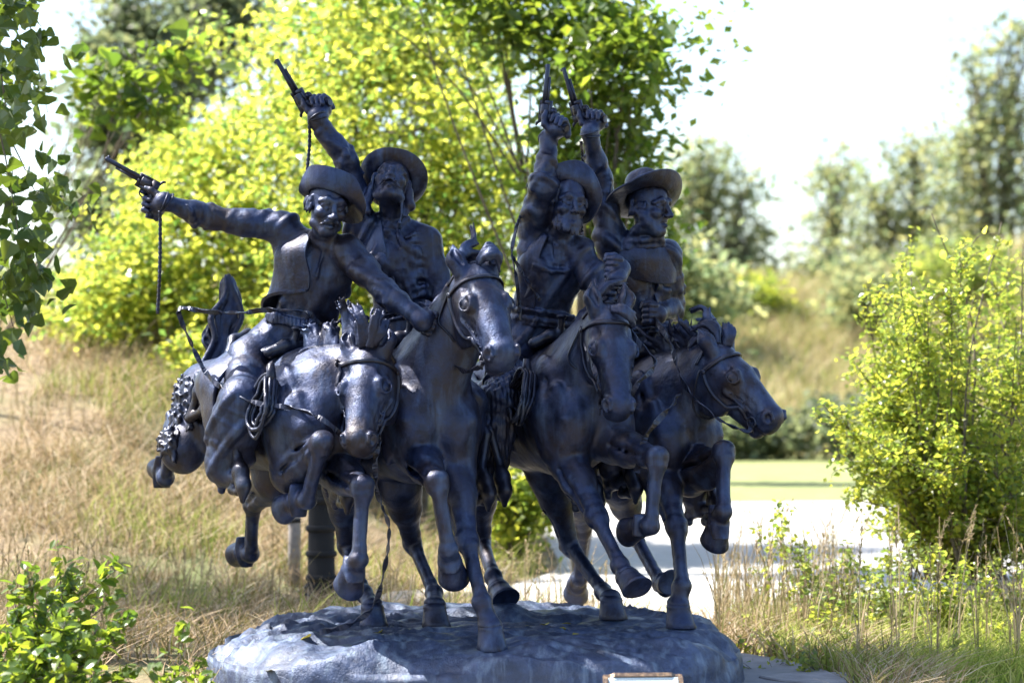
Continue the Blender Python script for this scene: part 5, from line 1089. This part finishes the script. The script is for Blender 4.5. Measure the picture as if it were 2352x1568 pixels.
# tall seed-headed grass at the right, in front of the path
def reeds(px_rng, d_rng, n, h, rs, name, label, mat=REED, heads=0.4, lean=0.22, ybias=1.0):
    px = rs.uniform(*px_rng, n); d = rs.uniform(*d_rng, n); x = gx(px, d); y = d-13; P = np.stack([x, y, terrain(x, y)-0.02], 1)
    a = rs.rand(n)*6.283; le_ = lean*rs.rand(n); D = np.stack([np.cos(a)*le_, np.sin(a)*le_, 0*a], 1); hh = h*(0.55+0.55*rs.rand(n)); V_, F_ = [], []; k = 0
    for i in range(n):
        pts = [P[i]+np.array([0, 0, hh[i]*t*(1-0.12*t)])+D[i]*hh[i]*t*t*1.4 for t in (0, 0.35, 0.7, 1.0)]; r0 = 0.0032
        sd = np.array([math.cos(a[i]+1.2), math.sin(a[i]+1.2), 0]); s2 = np.array([-sd[1], sd[0], 0])
        for j, p in enumerate(pts):
            w = r0*(1-0.2*j); V_ += [p+sd*w, p-sd*w*0.5+s2*w*0.87, p-sd*w*0.5-s2*w*0.87]
        for j in range(3):
            for q in range(3): F_.append([k+3*j+q, k+3*j+(q+1) % 3, k+3*j+3+(q+1) % 3, k+3*j+3+q])
        k += 12
        if rs.rand() < heads:                                        # feathery seed head
            ax_ = unit(pts[3]-pts[2]); L_ = 0.16+0.12*rs.rand()
            for s in range(22):
                t = rs.rand(); q = pts[3]-ax_*L_*(1-t)*1.0; o_ = unit(rs.normal(size=3)+ax_*1.6)*0.035*(1.15-t*0.6); w_ = unit(np.cross(o_, ax_+0.01))*0.0045; V_ += [q-w_, q+w_, q+o_+w_*0.4, q+o_-w_*0.4]; F_.append([k, k+1, k+2, k+3]); k += 4
        for b in range(2):                                           # blades at the foot
            aa = rs.rand()*6.28; dd = np.array([math.cos(aa), math.sin(aa), 0])*0.25; w_ = np.array([-math.sin(aa), math.cos(aa), 0])*0.005; L_ = hh[i]*rs.uniform(0.35, 0.7)
            m_ = P[i]+np.array([0, 0, L_*0.6])+dd*L_*0.3; e_ = P[i]+np.array([0, 0, L_])+dd*L_*1.1; V_ += [P[i]-w_, P[i]+w_, m_+w_*0.8, m_-w_*0.8, e_+w_*0.1, e_-w_*0.1]; F_ += [[k, k+1, k+2, k+3], [k+3, k+2, k+4, k+5]]; k += 6
    o = mesh_np(name, np.array(V_), np.array(F_), mat, smooth=False); o['kind'] = 'stuff'; o['label'] = label; o['category'] = 'tall grass'; return o
rs = np.random.RandomState(12)
reeds((-60, 700), (15.5, 24), 260, 0.55, rs, 'tall_grass', 'scattered seed stalks standing out of the dry slope', heads=0.5, lean=0.4)
reeds((1640, 1960), (14.2, 17.0), 200, 0.85, rs, 'tall_grass', 'tall dry seed-headed grass at the right end of the statue base', heads=0.3)
reeds((1960, 2400), (12.9, 15.6), 60, 0.95, rs, 'tall_grass', 'tall seed-headed grass in front of the big right-hand shrub', heads=0.55)
reeds((880, 1420), (15.2, 17.0), 110, 0.62, rs, 'tall_grass', 'thin dry stalks seen between the horse legs behind the base', heads=0.3, lean=0.5)
reeds((-20, 260), (13.0, 15.0), 60, 0.75, rs, 'tall_grass', 'thin seed stalks at the left behind the elm shrub', heads=0.5)
P = scatter(42000, 1.5, 6.0, -1.4, 3.6, rs, lambda x, y, r: (x > 1.2) & (x < 0.235*(y+13)) & (np.hypot((x-0.10)/1.66, (y+0.6)/2.28) > 1.0) & (r.rand(len(x)) < 0.5+clump(x, y, 4)))
g4 = blades('green_grass', P, 0.24, 0.007, 1.0, rs, GREENY, (0.05, 0)); g4['label'] = 'yellow-green grass and weeds filling the lower right corner'; g4['category'] = 'grass'

# ---------------------------------------------------------------- near shrubs
def shrub(name, label, base, shoots, leafmat, size, shape, seed, parts=250, stem_r=0.008, dens=26, up=0.6, group=None, cat='shrub', twigs=5, alt=0.06):
    """upright shoots with side twigs; leaves alternate along them"""
    rs = np.random.RandomState(seed); o = empty(name, base); bb = np.asarray(base, float); mb = MB(); LP = []
    for s0, s1 in shoots:
        s0, s1 = np.asarray(s0, float), np.asarray(s1, float); L_ = np.linalg.norm(s1-s0); m = (s0+s1)/2+rs.normal(size=3)*0.06*L_; T = bez([s0, m, s1], 8); mb.tube([q-bb for q in T], [stem_r*(1-0.75*i/16) for i in range(17)], 6)
        tw = [T]
        for k in range(twigs):
            i = rs.randint(3, 16); a = T[i]; dr = unit(unit(s1-s0)*0.8+rs.normal(size=3)*0.75+np.array([0, 0, 0.25])); e = a+dr*L_*rs.uniform(0.15, 0.38)*(1.15-i/20); t2 = bez([a, (a+e)/2+rs.normal(size=3)*0.02*L_, e], 6); mb.tube([q-bb for q in t2], [stem_r*0.5*(1-0.7*j/12) for j in range(13)], 5); tw.append(t2)
        for t2 in tw:
            tot = sum(np.linalg.norm(t2[j+1]-t2[j]) for j in range(len(t2)-1)); n = max(3, int(tot*dens))
            for j in range(n):
                u = (0.12+0.88*j/n)*(len(t2)-1.001); i = int(u); q = t2[i]+(t2[i+1]-t2[i])*(u-i); LP.append(q+unit(rs.normal(size=3))*size*alt*8)
    mb.build('stem', BARK, o); LP = np.array(LP); single_leaves(o, LP, size, rs, shape, leafmat, bb, parts, up); tag(o, label, cat, group); return o
SHAPES['elm'] = [(0, 0.0), (0.12, 0.17), (0.20, 0.16), (0.32, 0.27), (0.40, 0.25), (0.52, 0.29), (0.60, 0.24), (0.72, 0.22), (0.80, 0.14), (0.90, 0.10), (1.0, 0.0)]
def W_(px, py, d): return (gx(px, d), d-13, gz(py, d))
rs = np.random.RandomState(77)
sh = [(W_(rs.uniform(-60, 230), 1640, d), W_(px, py, d+rs.uniform(-.3, .3))) for px, py, d in ((130, 1225, 11.0), (60, 1290, 10.8), (200, 1290, 11.2), (285, 1290, 11.0), (20, 1330, 11.0), (110, 1330, 10.6), (170, 1380, 10.8), (240, 1400, 11.0), (60, 1420, 10.6), (-20, 1400, 10.9), (280, 1470, 10.9), (200, 1480, 10.6), (20, 1480, 10.5), (120, 1470, 10.4), (-40, 1500, 10.7), (250, 1540, 10.6), (90, 1540, 10.4), (180, 1550, 10.5), (10, 1550, 10.5), (150, 1310, 11.1), (90, 1380, 10.7), (230, 1350, 11.1), (40, 1370, 10.9), (160, 1430, 10.6), (300, 1420, 11.0), (220, 1440, 10.7), (-30, 1450, 10.8), (130, 1510, 10.4), (230, 1510, 10.6), (50, 1500, 10.4), (320, 1530, 10.8))]
shrub('elm_shrub', 'leafy elm shrub with serrated leaves in the lower left corner', W_(90, 1640, 10.9)[:2]+(zt(W_(90, 1640, 10.9)[0], -2.1),), sh, ELM, 0.070, 'elm', 71, 300, 0.006, 54, group='elm shrubs in front of the base', twigs=6)
sh = [(W_(rs.uniform(380, 440), 1640, d), W_(px, py, d)) for px, py, d in ((425, 1395, 10.9), (390, 1480, 10.8), (460, 1500, 10.9), (340, 1500, 10.7), (420, 1530, 10.6), (480, 1550, 10.7))]
shrub('elm_shrub', 'small elm sprig rising just left of the base corner', W_(410, 1640, 10.8)[:2]+(zt(W_(410, 1640, 10.8)[0], -2.2),), sh, ELM, 0.066, 'elm', 72, 200, 0.005, 44, group='elm shrubs in front of the base', twigs=3)
# big shrub at the right
def big_shrub():
    rs = np.random.RandomState(91); sh = []
    for k in range(80):
        px, py = rs.uniform(1960, 2420), rs.uniform(560, 1150); px = max(px, 1930+abs(py-1000)*0.35) if py < 1000 else px; d = rs.uniform(15.2, 18.2); sh.append((W_(2230+rs.normal()*70, 1330, 16.6), W_(px, py, d)))
    for px, py in ((1905, 1040), (1890, 930), (1960, 830), (2010, 700), (1930, 1140), (1985, 655)): sh.append((W_(2200, 1300, 16.4), W_(px, py, 16.0)))
    return shrub('yellow_green_shrub', 'big yellow-green shrub with small leaves at the right edge', (gx(2230, 16.6), 3.6, zt(gx(2230, 16.6), 3.6)), sh, SHR, 0.048, 'kite', 92, 300, 0.010, 95, twigs=12, alt=0.16)
big_shrub()
shrub('pinnate_sapling', 'bright sapling shoots with larger leaves topping the right-hand shrub', (gx(2200, 16), 3.0, zt(gx(2200, 16), 3.0)), [(W_(2200, 1290, 16), W_(2140, 490, 16)), (W_(2220, 1290, 16), W_(2300, 510, 16)), (W_(2200, 1290, 16), W_(2090, 600, 15.8)), (W_(2240, 1290, 16), W_(2350, 560, 16))], YEL, 0.085, 'oval', 93, 120, 0.012, 9, twigs=3)
weed_spec = [('slim leafy sapling standing before the pale path', 1790, 1150, 15.4, 1440, 3), ('leafy weed right of the base among the grasses', 1900, 1240, 15.2, 1460, 7), ('broad weed clump below the right-hand shrub', 2080, 1300, 14.6, 1520, 12), ('low weed clump in the lower right corner', 2290, 1380, 14.2, 1560, 12), ('weed with yellow-green leaves next to the base', 1830, 1400, 14.4, 1540, 8), ('leafy weeds at the bottom right by the flagstone', 2010, 1440, 13.8, 1580, 11), ('tall weed at the foot of the big shrub', 2180, 1240, 14.8, 1510, 10), ('weed clump touching the right edge of the picture', 2350, 1250, 14.9, 1510, 10), ('weed clump half way along the lower right edge', 2160, 1450, 13.6, 1590, 11), ('weed clump behind the flagstone', 1930, 1370, 14.3, 1530, 9), ('lowest weed clump in the right corner', 2280, 1500, 13.3, 1620, 12), ('weed clump growing over the edge of the grey paving', 1870, 1470, 13.2, 1590, 9), ('weed clump in front of the tall dry grass', 1760, 1440, 14.0, 1545, 7), ('upright green weed left of the big shrub', 1990, 1190, 15.2, 1480, 7)]
for k, (lab, px, py, d, h_, n) in enumerate(weed_spec):
    sh = [(W_(px+rs.normal()*18, h_, d), W_(px+rs.normal()*(10+9*n), py+rs.rand()*90*(n > 3), d+rs.normal()*0.25)) for i in range(n)]
    b_ = W_(px, h_, d); shrub('weed', lab, (b_[0], b_[1], zt(b_[0], b_[1])), sh, WEED if k % 3 else SHR, 0.042, 'oval', 110+k, 60, 0.004, 60, group='weeds among the grasses', cat='weed', twigs=6, alt=0.10)

# ---------------------------------------------------------------- small things
STONE = plain_mat('limestone', [(0.3, (0.36, 0.30, 0.22)), (0.7, (0.55, 0.48, 0.38))], 7, 0.9, 0.6, 0.03)
FLAG = plain_mat('grey_flagstone', [(0.3, (0.17, 0.16, 0.165)), (0.7, (0.30, 0.29, 0.29))], 7, 0.9, 0.6, 0.03)
def rock(name, label, c, r, seed, mat=STONE, rot=0.0, group=None):
    g = Sculpt(max(r)/16); rs = np.random.RandomState(seed); ca, sa = math.cos(rot), math.sin(rot); ax = [V(ca, sa, 0), V(-sa, ca, 0), V(0, 0, 1)]; c = np.asarray(c)
    g.ell((0, 0, 0), r, ax, 0.05)
    for i in range(6): o = rs.normal(size=3)*np.asarray(r)*0.45; g.ell(ax[0]*o[0]+ax[1]*o[1]+ax[2]*o[2]*0.5, np.asarray(r)*rs.uniform(0.45, 0.7), ax, 0.04)
    ob = g.mesh(name, mat, None, lambda v, n: 0.05*max(r)*wob(*v.T, 9/max(r)*0.5, seed)+0.02*max(r)*wob(*v.T, 30/max(r)*0.5, seed+1)); ob.location = c; tag(ob, label, 'rock', group); return ob
for k, (lab, px, py, d, r_) in enumerate((('pale limestone edging block behind the base left of the path', 1060, 1372, 17.0, (0.36, 0.2, 0.11)), ('smaller pale stone beside the limestone edging block', 925, 1388, 16.6, (0.26, 0.16, 0.09)))):
    rock('edging_stone', lab, (gx(px, d), d-13, gz(py, d)), r_, 30+k, STONE, 0.2, 'edging stones')
def flagstone(lab, px, py, d, w, dp, th, rot, seed):
    rs = np.random.RandomState(seed); n = 14; pts = [(w*math.cos(a)*rs.uniform(0.85, 1.1), dp*math.sin(a)*rs.uniform(0.85, 1.1)) for a in [2*math.pi*i/n for i in range(n)]]
    v = [(x*1.0, y*1.0, th) for x, y in pts]+[(x*1.03, y*1.03, th*0.8) for x, y in pts]+[(x*1.02, y*1.02, -0.05) for x, y in pts]; f = [list(range(n))]+[[k*n+i, (k+1)*n+i, (k+1)*n+(i+1) % n, k*n+(i+1) % n] for k in range(2) for i in range(n)]
    o = mesh_np('flagstone', v, f, FLAG, None, False); x = gx(px, d); o.location = (x, d-13, zt(x, d-13)+0.01); o.rotation_euler[2] = rot; tag(o, lab, 'flagstone'); return o
flagstone('dark grey flat flagstone at the lower right foot of the base', 1880, 1552, 12.6, 0.30, 0.22, 0.035, 0.2, 4)
# short posts behind the left pair of horses
METAL = plain_mat('black_cast_metal', [(0.3, (0.008, 0.008, 0.009)), (0.7, (0.014, 0.013, 0.013))], 20, 0.95, 0.3, 0.004)
WOOD = plain_mat('weathered_wood', [(0.3, (0.16, 0.14, 0.13)), (0.7, (0.30, 0.27, 0.25))], 18, 0.9, 0.6, 0.01)
d = 16.9; x = gx(738, d); z0 = zt(x, d-13); o = empty('bollard', (x, d-13, z0)); tag(o, 'black ringed bollard standing behind the two left horses', 'bollard'); zt_ = gz(1120, d)-z0
mb = MB(); mb.tube([V(0, 0, -0.1), V(0, 0, 0.12), V(0, 0, 0.14), V(0, 0, zt_-0.06), V(0, 0, zt_)], [0.125, 0.12, 0.098, 0.092, 0.07], 24); mb.build('post', METAL, o)
for zz in (0.15, 0.32, 0.50, 0.70): mb = MB(); mb.tube([V(0, 0, zz), V(0, 0, zz+0.012), V(0, 0, zz+0.036), V(0, 0, zz+0.048)], [0.097, 0.112, 0.112, 0.097], 24); mb.build('ring', METAL, o)
mb = MB(); mb.ball((0, 0, zt_+0.02), [V(1, 0, 0), V(0, 1, 0), V(0, 0, 1)], (0.085, 0.085, 0.06), 20, 10); mb.build('cap', METAL, o)
d = 17.6; x = gx(675, d); z0 = zt(x, d-13); o = empty('wooden_post', (x, d-13, z0)); tag(o, 'slim weathered grey wooden post left of the black bollard', 'post'); h_ = gz(1110, d)-z0
mb = MB(); mb.tube([V(0, 0, -0.1), V(0.005, 0, h_*0.5), V(0, 0, h_-0.02), V(0, 0, h_)], [0.05, 0.047, 0.046, 0.038], 14); mb.build('shaft', WOOD, o); mb = MB(); mb.tube([V(0, 0, h_*0.62), V(0, 0, h_*0.62+0.03)], [0.053, 0.053], 14); mb.build('band', METAL, o)
# plaque
def plaque():
    d = 10.7; y = d-13; xl, xr = gx(1385, d), gx(1567, d); ztop = gz(1547, d); w = (xr-xl)/2; cx = (xl+xr)/2; hgt = 0.17; tilt = R(38)
    o = empty('plaque', (cx, y, 0.0)); o.rotation_euler[2] = R(4); tag(o, 'small tilted plaque with pale panel and bronze frame in front of the base', 'plaque')
    up = V(0, math.sin(tilt), math.cos(tilt)); nr = V(0, -math.cos(tilt), math.sin(tilt)); sx = V(1, 0, 0); c = V(0, 0, ztop)-up*hgt-nr*0.0
    FR = bronze_mat('plaque_bronze', (0.10, 0.07, 0.05), (0.20, 0.14, 0.10), (0.14, 0.10, 0.08), rough=0.4, scale=3)
    PAN = plain_mat('plaque_panel', [(0.3, (0.42, 0.50, 0.52)), (0.7, (0.50, 0.58, 0.60))], 25, 0.35, 0.05, 0.002); INK = plain_mat('plaque_ink', [(0.3, (0.03, 0.03, 0.035)), (0.7, (0.04, 0.04, 0.045))], 25, 0.6, 0.0)
    mb = MB(); mb.box(c-nr*0.012, [sx, up, nr], (w, hgt, 0.010)); mb.build('back_plate', FR, o, False)
    for s in (-1, 1):
        mb = MB(); mb.box(c+sx*s*(w-0.009), [sx, up, nr], (0.0115, hgt, 0.012), 0.82); mb.build('frame_side', FR, o, False)
        mb = MB(); mb.box(c+up*s*(hgt-0.009), [sx, up, nr], (w-0.0206, 0.0115, 0.0118), 0.82); mb.build('frame_side', FR, o, False)
    mb = MB(); mb.box(c+nr*0.0015, [sx, up, nr], (w-0.0212, hgt-0.0212, 0.004)); mb.build('panel', PAN, o, False)
    mb = MB(); mb.box(c+up*(hgt-0.034)+nr*0.0058, [sx, up, nr], (w-0.045, 0.0009, 0.0006)); mb.build('ruled_line', INK, o, False)
    mb = MB(); mb.box(c+up*(hgt-0.034)*-1+nr*0.0058, [sx, up, nr], (w-0.045, 0.0009, 0.0006)); mb.build('ruled_line', INK, o, False)
    mb = MB(); e = c-nr*0.025; mb.box(V(0, e[1]+0.02, (e[2]-0.06)/2-0.03), [sx, V(0, 1, 0), V(0, 0, 1)], (w*0.55, 0.035, max(0.03, (e[2]-0.06)/2+0.03))); mb.build('stand', FR, o, False)
plaque()
# fallen leaves on the base
FALL = leaf_mat('fallen_leaf', (0.30, 0.26, 0.05), (0.30, 0.26, 0.05), tw=0.15); rs = np.random.RandomState(19); k = 0
me = bpy.data.meshes.new('fallen_leaf'); v0, f0 = leaves(np.zeros((1, 3)), 0.06, rs, 'heart', frames=(np.array([[1., 0, 0]]), np.array([[0, 1., 0]]), np.array([[0, 0, 1.]])), fold=0.2); me.from_pydata(v0.tolist(), [], f0.tolist()); me.materials.append(FALL)
bs = [o for o in statue.children if o.name.startswith('base')][0]; bsn = snapper(bs)
where = ('left of the second horse hind hooves', 'just below the trailing rein between two hind hooves', 'right of the planted front hoof at the back', 'behind the planted hind hoof of the third horse', 'rightmost of those in front of the third horse', 'lowest of those right of the planted front hoof', 'highest of those near the middle of the base', 'under the end of the trailing rein', 'near the left end of the base', 'beside the leftmost planted hoof')
for (px, py), wh in zip(((870, 1462), (920, 1468), (1210, 1452), (1300, 1440), (1330, 1468), (1290, 1462), (1250, 1446), (700, 1480), (560, 1500), (820, 1450)), where):
    d = 1.26*FPX/(py-900); p = bsn(V(gx(px, d), d-13, 0.3), 0.012); o = bpy.data.objects.new('fallen_leaf', me); COL.objects.link(o); o.location = p; o.rotation_euler = (rs.uniform(-.3, .3), rs.uniform(-.3, .3), rs.uniform(0, 6)); tag(o, 'yellowed leaf on the base, '+wh, 'leaf', 'fallen leaves on the base')
